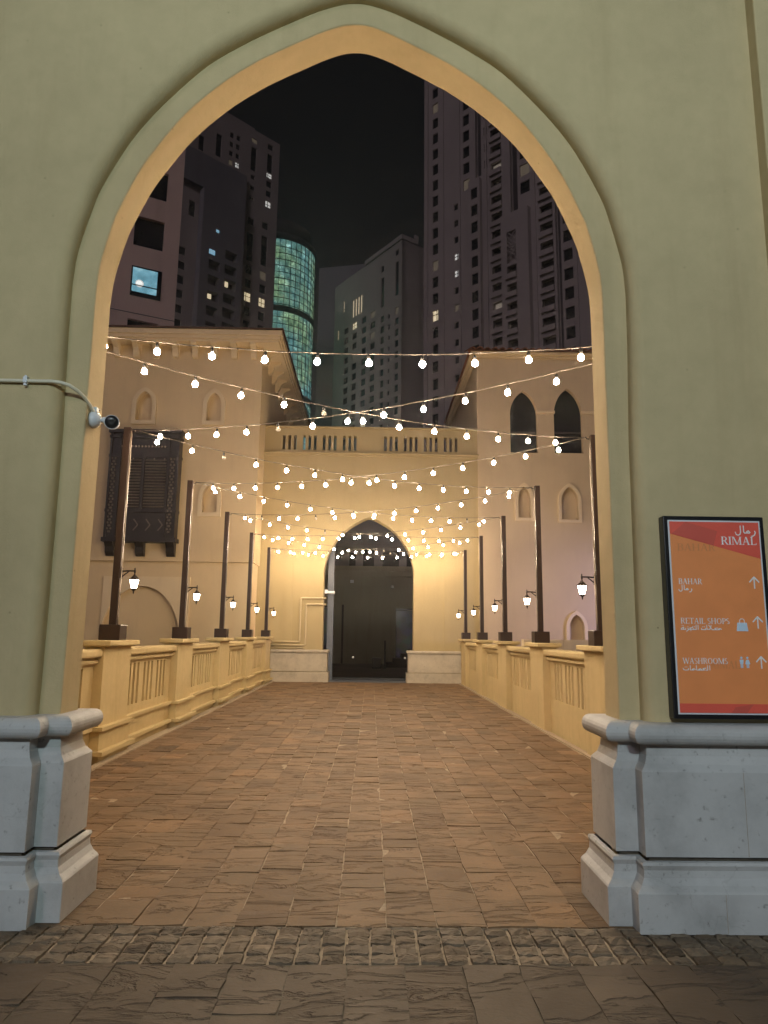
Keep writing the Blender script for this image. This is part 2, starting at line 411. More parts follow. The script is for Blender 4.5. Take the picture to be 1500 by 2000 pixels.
# setts
strip = MB().box(-8, 8, 3.455, YA, -0.5, -0.016).build('cobble_strip', 'mortar'); tag(strip, kind='structure')
def sett_mesh():
    mb = MB(); W, D = 0.0515, 0.0475
    nx, ny = 4, 3
    V = []
    for j in range(ny+1):
        row = []
        for i in range(nx+1):
            u, v = i/nx*2-1, j/ny*2-1
            e = max(abs(u), abs(v)) > 0.99
            row.append(mb.b.verts.new((u*W*(1 if abs(v) < .9 else .985)+random.uniform(-.003,.003), v*D*(1 if abs(u) < .9 else .985)+random.uniform(-.003,.003),
                                       (-.004 if e else 0.003)+random.uniform(-.0045, .0045))))
        V.append(row)
    for j in range(ny):
        for i in range(nx):
            mb.b.faces.new((V[j][i], V[j][i+1], V[j+1][i+1], V[j+1][i]))
    loop = [V[0][i] for i in range(nx+1)]+[V[j][nx] for j in range(1, ny+1)]+[V[ny][i] for i in range(nx-1, -1, -1)]+[V[j][0] for j in range(ny-1, 0, -1)]
    low = [mb.b.verts.new((v.co.x*1.02, v.co.y*1.02, -.05)) for v in loop]
    for i in range(len(loop)): mb.b.faces.new((loop[i], low[i], low[(i+1)%len(loop)], loop[(i+1)%len(loop)]))
    return mb.mesh('cobble', 'cobble', tint=rtint())
setts = [sett_mesh() for _ in range(14)]
for i in range(-23, 24):
    for j in range(4):
        inst('cobble', random.choice(setts), strip, (i*0.114+random.uniform(-.004,.004), 3.508+j*0.1+random.uniform(-.003,.003), random.uniform(-.004, .005)),
             rot=(random.uniform(-.04,.04), random.uniform(-.04,.04), random.choice((0, math.pi))+random.uniform(-.035,.035)), scale=(random.uniform(.9,1.03), random.uniform(.94,1.02), 1))
pav = MB().box(-30, 30, -40, 3.455, -0.6, -0.008).build('pavement', 'mortar_dark'); tag(pav, kind='structure')
for i in range(-12, 12):
    y = 3.45
    while y > 1.7:
        L = random.choice((0.3, 0.36, 0.42, 0.5, 0.62)); wx = i*CW+0.07
        mb = MB(); gp = random.uniform(.001, .0035)
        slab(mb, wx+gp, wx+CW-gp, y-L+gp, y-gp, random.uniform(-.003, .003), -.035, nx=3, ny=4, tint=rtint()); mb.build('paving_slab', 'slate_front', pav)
        y -= L
# plain paving round and behind the camera
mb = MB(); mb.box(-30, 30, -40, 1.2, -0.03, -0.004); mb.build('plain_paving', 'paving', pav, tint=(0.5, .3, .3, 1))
cf = MB().box(-14, 14, YG+0.4, 60, -0.6, -0.01).build('courtyard_floor', 'ground'); tag(cf, kind='structure')

# ------------------------------------------------------------------ front archway wall
Y_MAIN, Y_REC, Y_BACK = 3.93, 4.03, 4.27
inner_half = [(1.54,-0.02),(1.54,1.6),(1.542,2.6),(1.545,3.2),(1.546,3.5),(1.540,3.62),(1.522,3.745),(1.476,3.95),(1.432,4.08),(1.335,4.31),(1.235,4.48),(1.08,4.705),(0.87,4.922),(0.66,5.085),(0.49,5.188),(0.33,5.275),(0.21,5.338),(0.10,5.382),(0.04,5.394),(0.0,5.396)]
outer_half = [(1.655,-0.02),(1.655,1.6),(1.665,2.6),(1.685,3.2),(1.69,3.52),(1.683,3.66),(1.662,3.80),(1.61,4.02),(1.565,4.17),(1.455,4.41),(1.345,4.60),(1.18,4.815),(0.95,5.06),(0.72,5.225),(0.535,5.335),(0.36,5.43),(0.225,5.495),(0.11,5.535),(0.045,5.548),(0.0,5.55)]
def smooth_half(h, sub=4):
    out = []
    for i in range(len(h)-1):
        p0 = Vector(h[max(0, i-1)]); p1 = Vector(h[i]); p2 = Vector(h[i+1]); p3 = Vector(h[min(len(h)-1, i+2)])
        if i == len(h)-2: p3 = Vector((-h[-2][0], h[-2][1]))
        if i < 5:
            for k in range(sub): out.append(tuple(p1.lerp(p2, k/sub)))
            continue
        for k in range(sub):
            t = k/sub
            out.append(tuple(0.5*((2*p1)+(p2-p0)*t+(2*p0-5*p1+4*p2-p3)*t*t+(3*p1-p0-3*p2+p3)*t**3)))
    out.append(h[-1])
    return out
def full(h): return [(x, z) for x, z in h]+[(-x, z) for x, z in h[-2::-1]]
ih, oh = full(smooth_half(inner_half)), full(smooth_half(outer_half))
def offset_open(p, d):
    out = []
    for i in range(len(p)):
        a = Vector(p[max(0, i-2)]); b = Vector(p[min(len(p)-1, i+2)]); t = (b-a).normalized()
        n = Vector((t.y, -t.x)); q = Vector(p[i])+n*d
        out.append((q.x, p[i][1] if i in (0, len(p)-1) else q.y))
    return out
arch = thing('archway_wall', 'cream stucco wall with the large pointed archway nearest the viewer', 'archway', (0, 0, 0))
RB = 0.072
bo = offset_open(oh, RB)
mb = MB()
def sheet(mb, loop, x0, x1, z0, z1, y):
    """rect with an open-bottom arch cut out"""
    out = [(x0, z0)]+[(loop[-1][0], z0)]
    pts = [(x0, z0)] + loop[::-1] + [(x1, z0), (x1, z1), (x0, z1)]
    # loop runs from right-bottom over apex to left-bottom
    pts = [(x0, -0.02)]+loop[::-1]+[(x1, -0.02), (x1, z1), (x0, z1)]
    vv = [mb.b.verts.new((u, y, v)) for u, v in pts]
    es = [mb.b.edges.new((vv[i], vv[(i+1)%len(vv)])) for i in range(len(vv))]
    bmesh.ops.triangle_fill(mb.b, use_beauty=True, use_dissolve=False, edges=es)
sheet(mb, bo, -13, 2.53, 0, 11, Y_MAIN)
rows = []
for k in range(9):
    a = k/8*math.pi/2
    off = RB*(1-math.sin(a)); yy = Y_MAIN+RB*(1-math.cos(a))
    rows.append([(x, yy, z) for x, z in offset_open(oh, off)])
rows.append([(x, Y_REC, z) for x, z in oh])
mb.grid(rows, smooth=True)
mb.build('wall_face', 'paint', arch)
mb = MB()
c1 = offset_open(ih, 0.006)
mb.grid([[(x, Y_REC, z) for x, z in oh], [(x, Y_REC, z) for x, z in c1], [(x, Y_REC+0.006, z) for x, z in ih]])
mb.grid([[(x, Y_REC+0.006, z) for x, z in ih], [(x, Y_BACK-0.006, z) for x, z in ih], [(x, Y_BACK, z) for x, z in c1]])
mb.build('arch_surround', 'paint', arch)
mb = MB(); sheet(mb, c1, -13, 13, 0, 11, Y_BACK); mb.build('rear_face', 'paint', arch)
mb = MB()
mb.quad((-13, Y_MAIN, 11), (13, Y_MAIN, 11), (13, Y_BACK, 11), (-13, Y_BACK, 11))
mb.quad((-13, Y_MAIN, 0), (-13, Y_BACK, 0), (-13, Y_BACK, 11), (-13, Y_MAIN, 11))
mb.build('wall_top', 'paint', arch)
mb = MB().box(2.53, 13, Y_MAIN-0.09, Y_BACK-0.005, 0, 10.995, 0.008); mb.build('pilaster', 'paint', arch)
# plinths: profile (protrusion, z)
prof_base = [(0.150, 0.0), (0.150, 0.185), (0.143, 0.195), (0.118, 0.215), (0.098, 0.245), (0.094, 0.28), (0.105, 0.305), (0.098, 0.318), (0.075, 0.322)]
prof_dado = [(0.070, 0.336), (0.074, 0.338), (0.074, 0.755), (0.068, 0.765), (0.045, 0.79), (0.030, 0.83), (0.026, 0.875), (0.03, 0.892)]
prof_tor = [(0.02, 0.892)]+[(0.062+0.055*math.sin(t), 0.945-0.054*math.cos(t)) for t in [math.pi*k/10 for k in range(11)]]+[(-0.02, 0.999)]
def plinth(side):
    far = 13.0 if side > 0 else 13.0
    def path(p):     # plan polyline, side=+1 right; back jamb -> inner face -> recess front -> step -> main front
        pts = [(1.54-p, Y_BACK+min(p, .09)), (1.54-p, Y_REC-p), (1.66-p, Y_REC-p), (1.66-p, Y_MAIN-p), (far, Y_MAIN-p)]
        pts = [(far, Y_BACK+min(p, .09))]+pts
        return [(x*side, y) for x, y in pts]
    pl = thing_part('plinth', arch)
    for nm, pr_ in (('base_course', prof_base), ('dado', prof_dado), ('torus_moulding', prof_tor)):
        mb = MB()
        rows = [[(x, y, z) for x, y in path(p)] for p, z in pr_]
        mb.grid(rows)
        for f in mb.b.faces: f.smooth = False
        mb.build(nm, 'plinth', pl)
    for xs_, p_ in ((2.12, 0.0745), (3.1, 0.0745), (1.95, 0.1505), (2.75, 0.1505)):
        z0, z1 = (0.34, 0.755) if p_ < 0.1 else (0.005, 0.185)
        a_, b_ = sorted((side*xs_, side*(xs_+0.0025))); MB().box(a_, b_, Y_MAIN-p_, Y_MAIN-p_+0.01, z0, z1).build('seam', 'mortar', pl)
    # dark recessed joint line
    mb = MB(); mb.grid([[(x, y, z) for x, y in path(0.05)] for z in (0.318, 0.34)]); mb.build('joint', 'mortar_dark', pl)
def thing_part(name, parent):
    o = bpy.data.objects.new(name, None); COL.objects.link(o); o.parent = parent; o.empty_display_size = 0.1
    return o
plinth(-1); plinth(1)

# ------------------------------------------------------------------ street lamp behind the camera (its cool light falls on the arch wall)
LX, LY, LZ = 0.3, -5.2, 5.3
sl = thing('street_lamp', 'tall street lamp with a cool white head facing the archway', 'lamp', (LX, LY-0.9, 0))
MB().lathe([(0.14,0),(0.14,0.25),(0.08,0.35),(0.06,3.5),(0.05,LZ+0.2)], n=16).build('pole', 'iron', sl)
MB().tube([(0,0,LZ+0.15),(0,0.3,LZ+0.32),(0,0.75,LZ+0.25)], 0.03, 10).build('arm', 'iron', sl)
MB().box(-0.18, 0.18, 0.6, 1.15, LZ+0.14, LZ+0.24, 0.02).build('lamp_head', 'iron', sl)
MB().box(-0.15, 0.15, 0.64, 1.12, LZ+0.125, LZ+0.139).build('lamp_lens', emit('lit cool lens', (0.8, 0.97, 1.0), 6.0), sl)
ld = bpy.data.lights.new('lamp_light', 'AREA'); ld.shape = 'RECTANGLE'; ld.size = 0.3; ld.size_y = 0.45; ld.energy = LAMP_POWER; ld.color = (0.76, 0.98, 1.02)
lo = bpy.data.objects.new('lamp_light', ld); COL.objects.link(lo); lo.parent = sl; lo.location = (0, 0.9, LZ+0.10)
lo.rotation_euler = (R(80), 0, R(1))

# ------------------------------------------------------------------ balustrades
PY = [5.57+3.13*i for i in range(6)]
PL = 0.46   # half length of a pier
def balustrade(side):
    nm = 'left' if side < 0 else 'right'
    lab = 'yellow stucco balustrade with stepped skirting ledges, left edge of the bridge' if side < 0 else 'plain-footed yellow stucco balustrade along the right edge of the bridge'
    t = thing('balustrade', lab, 'balustrade', (0, 0, 0), group='bridge balustrades')
    S = side
    def bx(mb, xa, xb, y0, y1, z0, z1, bev=0.0):
        a, b = sorted((xa*S, xb*S)); return mb.box(a, b, y0, y1, z0, z1, bev)
    for y in PY:
        p = bx(MB(), 2.875, 3.10, y-PL, y+PL, -0.03, 1.265, 0.006).build('pier', 'baluster', t)
        c = bx(MB(), 2.79, 3.17, y-PL-0.055, y+PL+0.055, 1.279, 1.342, 0.012); bx(c, 2.855, 3.13, y-PL-0.015, y+PL+0.015, 1.2655, 1.2795)
        c.build('cap', 'baluster', p)
    spans = [(4.30, PY[0]-PL)]+[(PY[i]+PL, PY[i+1]-PL) for i in range(5)]
    spans.append((PY[5]+PL, YG))
    for y0, y1 in spans:
        if y1-y0 < 0.35:
            bx(MB(), 2.99, 3.10, y0, y1, -0.03, 1.24).build('panel', 'baluster', t); continue
        n = 3 if y1-y0 > 1.5 else 1
        holes = []; gw = 0.088; pitch = 0.168; gp = 3*pitch+0.10
        c0 = (y0+y1)/2-(n-1)/2*gp-pitch
        for gi in range(n):
            for k in range(3):
                yc = c0+gi*gp+k*pitch; holes.append(rect(yc-gw/2, yc+gw/2, 0.50, 1.035))
        mb = MB(); mb.holed(rect(y0, y1, -0.03, 1.13), holes, 2.985*S, 3.07*S, 'YZ')
        pn = mb.build('panel', 'baluster', t)
        bx(MB(), 3.071, 3.13, y0, y1, -0.03, 1.13).build('backing', 'baluster', pn)
        cp = bx(MB(), 2.885, 3.16, y0+0.001, y1-0.001, 1.152, 1.245, 0.025)
        bx(cp, 2.955, 3.14, y0+0.001, y1-0.001, 1.122, 1.152); bx(cp, 2.93, 3.14, y0+0.001, y1-0.001, 1.088, 1.122); bx(cp, 2.965, 3.14, y0+0.001, y1-0.001, 1.068, 1.088)
        cp.build('coping', 'baluster', t)
    if side < 0:
        pts = []
        for y0, y1 in spans[:-1]:
            pts += [(2.985, y0+0.001), (2.985, y1-0.001)]
            k = PY[spans.index((y0, y1))] if (y0, y1) in spans else None
            pts += [(2.875, y1-0.001), (2.875, y1+2*PL+0.001)]
        pts.append((2.985, pts[-1][1])); pts.append((2.985, YG))
        def skirt(d, z0, z1, nm_):
            mb = MB(); rr = []
            P = [(-(x-d), y+(d if (i > 0 and pts[i-1][0] > x) else 0)*-1 if False else y) for i, (x, y) in enumerate(pts)]
            Q = []
            for i, (x, y) in enumerate(pts):
                prev = pts[i-1] if i else (x, y-1); nxt = pts[i+1] if i < len(pts)-1 else (x, y+1)
                yy = y
                if abs(prev[1]-y) < 0.02 and prev[0] > x: yy = y-d
                elif abs(nxt[1]-y) < 0.02 and nxt[0] < x: yy = y-d
                elif abs(nxt[1]-y) < 0.02 and nxt[0] > x: yy = y+d
                elif abs(prev[1]-y) < 0.02 and prev[0] < x: yy = y+d
                Q.append((-(x-d), yy))
            B = [(-3.05, y) for x, y in Q]
            mb.grid([[(x, y, z1) for x, y in B], [(x, y, z1) for x, y in Q], [(x, y, z0) for x, y in Q], [(x, y, z0) for x, y in B]])
            mb.build(nm_, 'baluster', t)
        skirt(0.070, 0.352, 0.392, 'upper_ledge'); skirt(0.022, 0.135, 0.351, 'skirting'); skirt(0.095, 0.088, 0.134, 'lower_ledge'); skirt(0.03, -0.02, 0.087, 'footing')
        MB().box(-2.845, -2.755, 4.4, YG, -0.03, 0.022, 0.006).build('kerb', 'mortar', t)
    else:
        MB().box(2.83, 2.90, 4.4, YG, -0.03, 0.012, 0.004).build('kerb', 'mortar', t)
    return t
balustrade(-1); balustrade(1)

# ------------------------------------------------------------------ lamp posts with lanterns
POSTX, ZTOP = 2.96, 3.99
ordinal = ['hidden behind the arch wall', 'nearest the viewer', 'second from the viewer', 'third from the viewer', 'fourth from the viewer', 'farthest, by the gate wall']
def make_post(side, i):
    y = PY[i]; S = side
    sd_ = 'left' if side < 0 else 'right'
    t = thing('lamp_post', f'brown lamp post with lit lantern on the {sd_} balustrade, {ordinal[i]}', 'lamp post', (POSTX*S, y, 1.342), group='lamp posts along the bridge')
    MB().box(-.125, .125, -.125, .125, 0, .185, 0.008).build('base_box', 'post', t)
    MB().box(-.044, .044, -.044, .044, .185, ZTOP-1.342, 0.005).build('shaft', 'post', t)
    # cable running down the inner edge
    D = -S
    pts = []
    zz = 0.2
    while zz < ZTOP-1.342-0.02:
        pts.append((D*(0.056+0.004*math.sin(zz*9+i)), -0.03+0.006*math.sin(zz*5.3+2*i), zz)); zz += 0.12
    MB().tube(pts, 0.009, 6).build('cable', 'wire', t)
    hk = MB().tube([(D*0.04, 0, ZTOP-1.342-0.05), (D*0.085, 0, ZTOP-1.342-0.045), (D*0.1, 0, ZTOP-1.342-0.02)], 0.008, 6); hk.build('hook', 'iron', t)
    # bracket and lantern
    zb = 0.80
    br = MB().box(*(sorted((D*0.047, D*0.063))), -.018, .018, zb-.06, zb+.075, 0.003)
    br.tube([(D*0.06, 0, zb+0.03), (D*0.12, 0, zb+0.036), (D*0.19, 0, zb+0.036), (D*0.215, 0, zb+0.036)], 0.010, 8)
    br.tube([(D*0.06, 0, zb-0.035), (D*0.095, 0, zb-0.005), (D*0.14, 0, zb+0.03)], 0.008, 8)
    br.lathe([(0.002, zb+0.075), (0.010, zb+0.068), (0.008, zb+0.055), (0.012, zb+0.045), (0.012, zb+0.02), (0.006, zb+0.0)], (D*0.212, 0, 0), 8)
    br.build('bracket', 'iron', t)
    lx = D*0.212
    ln = MB()
    ln.lathe([(0.004, zb+0.005), (0.014, zb-0.012), (0.02, zb-0.02), (0.055, zb-0.055), (0.066, zb-0.066), (0.066, zb-0.073), (0.058, zb-0.073)], (lx, 0, 0), 6, smooth=False)
    ln.lathe([(0.030, zb-0.178), (0.038, zb-0.178), (0.036, zb-0.19), (0.02, zb-0.2), (0.008, zb-0.215), (0.010, zb-0.228), (0.002, zb-0.245)], (lx, 0, 0), 6, smooth=False)
    for k in range(6):
        a = 2*math.pi*k/6
        ln.tube([(lx+0.060*math.cos(a), 0.060*math.sin(a), zb-0.07), (lx+0.036*math.cos(a), 0.036*math.sin(a), zb-0.18)], 0.0035, 4)
    l = ln.build('lantern', 'iron', t)
    MB().lathe([(0.056, zb-0.074), (0.033, zb-0.177)], (lx, 0, 0), 6, smooth=False).build('lantern_glass', 'lantern', l)
for i in range(0, 6):
    for s in (-1, 1): make_post(s, i)

# ------------------------------------------------------------------ string lights
def bulb_mesh(matname):
    mb = MB()
    mb.lathe([(0.011, 0.029), (0.013, 0.023), (0.0215, 0.015), (0.0262, 0.001), (0.0245, -0.012), (0.0165, -0.022), (0.005, -0.0265)], n=10)
    return mb.mesh('bulb', matname)
BULB, BULB_OFF = bulb_mesh('bulb'), bulb_mesh('bulb_off')
sm = MB(); sm.lathe([(0.006, 0.075), (0.009, 0.07), (0.015, 0.062), (0.015, 0.03), (0.011, 0.028)], n=8); SOCK = sm.mesh('socket', 'socket')
def string(a, b, sag, label, off=(), first=0.28, step=0.445):
    a, b = Vector(a), Vector(b)
    t = thing('string_light', label, 'string lights', a, group='festoon strings over the bridge')
    n = 40; L = (b-a).length
    rng = random.Random(int(a.y*100+b.x*37))
    def P(u): 
        p = a.lerp(b, u)-a; p.z -= 4*sag*u*(1-u); return p
    pts = [P(i/n)+Vector((0, 0, rng.uniform(-.004, .004))) for i in range(n+1)]
    MB().tube(pts, 0.0048, 6).build('wire', 'cord', t)
    d = first; k = 0
    while d < L-0.15:
        p = P(d/L)
        m = BULB_OFF if k in off else BULB
        o = inst('bulb', m, t, p+Vector((rng.uniform(-.006,.006), 0, -0.083+rng.uniform(-.006, .006))), rot=(rng.uniform(-.12,.12), rng.uniform(-.12,.12), 0))
        inst('socket', SOCK, o)
        d += step*rng.uniform(0.98, 1.02); k += 1
XT = POSTX-0.095; ZT = ZTOP-0.03
string((-XT, PY[0], ZT), (XT, PY[0], ZT), 0.215, 'straight string of bulbs across the bridge, highest and nearest the arch', first=0.35, step=0.439)
bays = ['just behind the arch', 'in the second bay from the arch', 'in the third bay from the arch', 'in the fourth bay from the arch', 'in the bay nearest the gate wall']
offs = {(0, 0): (6,), (0, 1): (9,), (1, 0): (2,), (1, 1): (), (2, 0): (12,), (2, 1): (9, 12), (3, 0): (4,), (4, 0): (8,), (4, 1): (5, 9)}
for i in range(5):
    string((-XT, PY[i], ZT), (XT, PY[i+1], ZT), 0.22-0.012*i, f'crossing bulb string running near left to far right {bays[i]}', off=offs.get((i, 0), ()), first=0.2+0.07*i)
    string((XT, PY[i], ZT), (-XT, PY[i+1], ZT), 0.21-0.01*i, f'crossing bulb string running near right to far left {bays[i]}', off=offs.get((i, 1), ()), first=0.3+0.05*i)
string((-XT, PY[5], ZT), (XT, PY[5], ZT), 0.16, 'straight string of bulbs between the two farthest posts', first=0.2)

# ------------------------------------------------------------------ left building
FL, FLL = 20.95, 21.07
lb = thing('corner_building', 'cream building with dark carved bay window and bracketed cornice, left of gate', 'building', (-7, 21, -3.2))
def at(o): return (-o.location.x, -o.location.y, -o.location.z)
OFF = at(lb)
niches = [(-7.28, -6.53, 7.68, 8.33, 8.87), (-5.12, -4.42, 7.69, 8.33, 8.86), (-5.10, -4.40, 4.85, 5.45, 5.98)]
nh = [arch_poly(x0+0.13, x1-0.13, z0+0.13, zs, zt-0.14) for x0, x1, z0, zs, zt in niches]
mb = MB(); mb.holed(rect(-15, -3.36, 3.5, 10.25), nh, FL, FL+0.16); mb.build('upper_wall', 'paint_far', lb, OFF)
MB().box(-15, -3.361, FL+0.161, 31, 3.5, 10.25).build('upper_mass', 'paint_far', lb, OFF)
for h in nh:
    inn = h; out = grow(h, 0.125)
    ring(MB(), inn, out, FL-0.06, FL+0.02).build('niche_surround', 'trim', lb, OFF)
c = (-6.62, 1.15)
ba = [(c[0]-1.17, -3.2), (c[0]+1.17, -3.2)]+[(c[0]+1.17*math.cos(math.pi*k/24), c[1]+1.62*math.sin(math.pi*k/24)) for k in range(25)]
mb = MB(); mb.holed(rect(-15, -3.42, -3.2, 3.499), [], FLL+0.12, FLL+0.2); mb.box(-15, -3.42, FLL+0.2, 31, -3.2, 3.499); mb.build('lower_wall', 'paint_far', lb, OFF)
mb = MB(); pan = rect(-7.77, -5.22, -3.1, 3.05)
out = [(-15, -3.2), (-3.42, -3.2), (-3.42, 3.499), (-15, 3.499)]
mb.holed(out, [ba], FLL, FLL+0.119); mb.build('blind_arch_wall', 'paint_far', lb, OFF)
fr_ = MB(); ring(fr_, ba, [(-7.77, -3.2), (-5.22, -3.2)]+[(min(-5.22, max(-7.77, c[0]+3*math.cos(math.pi*k/24))), min(3.05, c[1]+4*math.sin(math.pi*k/24)) if k not in (0, 24) else -0.2) for k in range(25)], FLL-0.045, FLL+0.01)
fr_.build('blind_arch_panel', 'trim', lb, OFF)
# cornice and brackets, roof
CF, CXR = 20.45, -2.72
mb = MB()
for d, z0, z1 in ((0.0, 10.44, 10.60), (0.05, 10.33, 10.438), (0.10, 10.25, 10.328)):
    mb.box(-15, CXR-d, CF+d, 30.5, z0, z1)
mb.build('cornice', 'trim', lb, OFF)
bp = [(0, 0), (0, -0.42), (-0.10, -0.40), (-0.16, -0.30), (-0.20, -0.17), (-0.30, -0.10), (-0.40, -0.06), (-0.42, 0)]
bk = MB(); bk.prism(bp, -0.085, 0.085, 'YZ'); BK = bk.mesh('bracket', 'trim')
for k in range(13):
    x = -3.62-0.604*k
    inst('bracket', BK, lb, (x+OFF[0], FL+OFF[1], 10.249+OFF[2]))
for k in range(9):
    inst('bracket', BK, lb, (-3.361+OFF[0], 21.4+0.85*k+OFF[1], 10.249+OFF[2]), rot=(0, 0, math.pi/2))
mb = MB(); zr = 10.601
mb.grid([[(-15.3, CF-0.05, zr), (CXR+0.05, CF-0.05, zr), (CXR+0.05, 30.6, zr)], [(-15.3, CF-0.05, zr+0.05), (CXR+0.05, CF-0.05, zr+0.05), (CXR+0.05, 30.6, zr+0.05)], [(-15.3, 25.5, zr+1.1), (-8.4, 25.5, zr+1.1), (-8.4, 30.6, zr+1.1)]])
mb.build('roof', 'tile_dark', lb, OFF)
# carved projecting window
wx0, wx1, wz0, wz1 = -7.72, -5.66, 4.05, 7.32
wy = FL-0.34
win = thing_part('lattice_window', lb); win.location = OFF
mb = MB()
mb.box(wx0, wx1, wy+0.02, FL, wz0, wz1); mb.box(wx0-0.06, wx1+0.06, wy-0.06, FL, wz1, wz1+0.1); mb.box(wx0-0.03, wx1+0.03, wy-0.03, FL, wz1-0.16, wz1-0.08)
mb.box(wx0-0.05, wx1+0.05, wy-0.05, FL, wz0-0.02, wz0+0.10); mb.box(wx0-0.02, wx1+0.02, wy-0.02, FL, wz0+0.86, wz0+0.95); mb.box(wx0-0.02, wx1+0.02, wy-0.02, FL, wz0+2.52, wz0+2.60)
for x in (wx0, wx0+0.28, wx1-0.34, wx1-0.06): mb.box(x, x+0.06, wy-0.03, wy+0.03, wz0, wz1)
mb.box((wx0+wx1)/2-0.05, (wx0+wx1)/2+0.03, wy-0.03, wy+0.03, wz0+0.95, wz0+2.52)
mb.build('frame', 'wood', win)
for xa, xb in ((wx0+0.36, (wx0+wx1)/2-0.07), ((wx0+wx1)/2+0.05, wx1-0.36)):
    mb = MB(); z = wz0+1.0
    while z < wz0+2.48:
        mb.b.faces.new([mb.b.verts.new(p) for p in ((xa, wy-0.02, z), (xb, wy-0.02, z), (xb, wy+0.018, z+0.05), (xa, wy+0.018, z+0.05))])
        z += 0.088
    tag(mb.build('louvre', 'wood2', win), kind='stuff')
dm = MB().lathe([(0.034, -0.03), (0.03, -0.042), (0.01, -0.05)], n=8, axis='Y'); DM = dm.mesh('stud', 'wire')
for k in range(14): inst('stud', DM, win, (wx0+0.36+k*0.098, wy+0.02, wz1-0.42))
for k in range(5): inst('stud', DM, win, (wx0+0.40+k*0.31, wy+0.02, wz1-0.80), scale=(.7, 1, .7))
ch = MB()
for a_, b_ in (((-.13, -.17), (.0, .0)), ((.0, .0), (-.13, .17))):
    d = Vector((b_[0]-a_[0], 0, b_[1]-a_[1])).normalized(); n_ = Vector((d.z, 0, -d.x))*0.018
    A, B = Vector((a_[0], -0.03, a_[1])), Vector((b_[0], -0.03, b_[1]))
    ch.b.faces.new([ch.b.verts.new(p) for p in (A+n_, B+n_, B-n_, A-n_)])
CH = ch.mesh('chevron', 'wood2')
for k in range(4): inst('chevron', CH, win, (wx0+0.62+k*0.36, wy+0.015, wz0+0.48))
for x in (wx0+0.14, wx1-0.18):     # side lattice of small turned studs
    mb = MB()
    for k in range(26):
        for q in (-0.05, 0.05):
            z = wz0+0.25+k*0.088; xx = x+q*(1 if k%2 else 0.3)
            mb.box(xx-0.02, xx+0.02, wy-0.025, wy+0.025, z, z+0.05)
    tag(mb.build('side_lattice', 'wood2', win), kind='stuff')
for x in (wx0+0.02, (wx0+wx1)/2-0.13, wx1-0.26):
    MB().prism([(FL, wz0-0.02), (FL, wz0-0.42), (FL-0.10, wz0-0.42), (FL-0.20, wz0-0.30), (FL-0.22, wz0-0.16), (FL-0.33, wz0-0.02)], x, x+0.24, 'YZ').build('corbel', 'wood', win)

# ------------------------------------------------------------------ right building
FR = 22.03
rb = thing('tiled_building', 'cream building with two dark arched windows and clay tile eave, right of gate', 'building', (8, 22, -3.2)); OFF = at(rb)
wins = [(4.56, 5.45, 7.27, 8.55, 9.36), (5.99, 6.92, 7.28, 8.55, 9.46), (7.5, 8.4, 7.28, 8.55, 9.46)]
nic = [(4.66, 5.26, 5.04, 5.7, 6.28), (6.04, 6.78, 5.0, 5.72, 6.28), (6.17, 6.84, 0.2, 1.72, 2.24)]
wh = [arch_poly(*w_) for w_ in wins]; nh2 = [arch_poly(x0+0.1, x1-0.1, z0+0.1, zs, zt-0.12) for x0, x1, z0, zs, zt in nic]
mb = MB(); mb.holed(rect(3.5, 16, -3.2, 10.55), wh+nh2, FR, FR+0.2); mb.build('wall', 'paint_right', rb, OFF)
mb = MB(); mb.box(3.501, 16, FR+0.46, 30, -3.2, 10.55); mb.build('rear_mass', 'paint_right', rb, OFF)
mb = MB().box(3.501, 16, FR+0.201, FR+0.459, -3.2, 6.9); mb.box(3.501, 4.5, FR+0.201, FR+0.459, 6.9, 10.55); mb.box(9, 16, FR+0.201, FR+0.459, 6.9, 10.55); mb.build('wall_core', 'paint_right', rb, OFF)
for h, (x0, x1, z0, zs, zt) in zip(wh, wins):
    f = MB().box(x0-0.1, x1+0.1, FR+0.30, FR+0.33, z0-0.1, zt+0.1).build('window_pane', 'glass', rb, OFF)
    MB().box(x0+0.001, x1-0.001, FR+0.24, FR+0.298, z0+0.72, z0+0.78).build('transom', 'shade', f)
for h in nh2: ring(MB(), h, grow(h, 0.1), FR-0.06, FR+0.02).build('niche_surround', 'trim', rb, OFF)
for xa, xb in ((5.42, 6.02), (6.89, 7.53), (8.37, 9.1)): MB().box(xa, xb, FR-0.05, FR+0.08, 8.60, 8.69, 0.01).build('impost_band', 'trim', rb, OFF)
mb = MB(); mb.box(3.28, 16, FR-0.22, 30, 10.551, 10.62); mb.box(3.38, 16, FR-0.1, 29.9, 10.47, 10.5505); mb.build('eave', 'trim', rb, OFF)
mb = MB(); mb.grid([[(3.2, FR-0.3, 10.625), (16, FR-0.3, 10.625)], [(7.5, 26, 12.0), (16, 26, 12.0)]]); mb.grid([[(3.2, FR-0.3, 10.625), (7.5, 26, 12.0)], [(3.2, 30, 10.625), (7.5, 30, 12.0)]]); mb.build('roof', 'tile', rb, OFF)
tm = MB()
rows = []
for yy, zz in ((0, 0), (1.2, 0.38)):
    rows.append([(0.105*math.cos(math.pi*k/8), yy, zz+0.085*math.sin(math.pi*k/8)) for k in range(9)])
for yy, zz in ((1.2, 0.38), (0, 0)):
    rows.append([(0.085*math.cos(math.pi*k/8), yy, zz+0.065*math.sin(math.pi*k/8)) for k in range(9)])
rows.append(rows[0]); tm.grid(rows); TM = tm.mesh('roof_tile', 'tile')
for k in range(46): inst('roof_tile', TM, rb, (3.32+0.245*k+OFF[0], FR-0.34+OFF[1]+random.uniform(-.02,.02), 10.63+OFF[2]+random.uniform(-.01,.01)), rot=(0, 0, random.uniform(-.03,.03)))
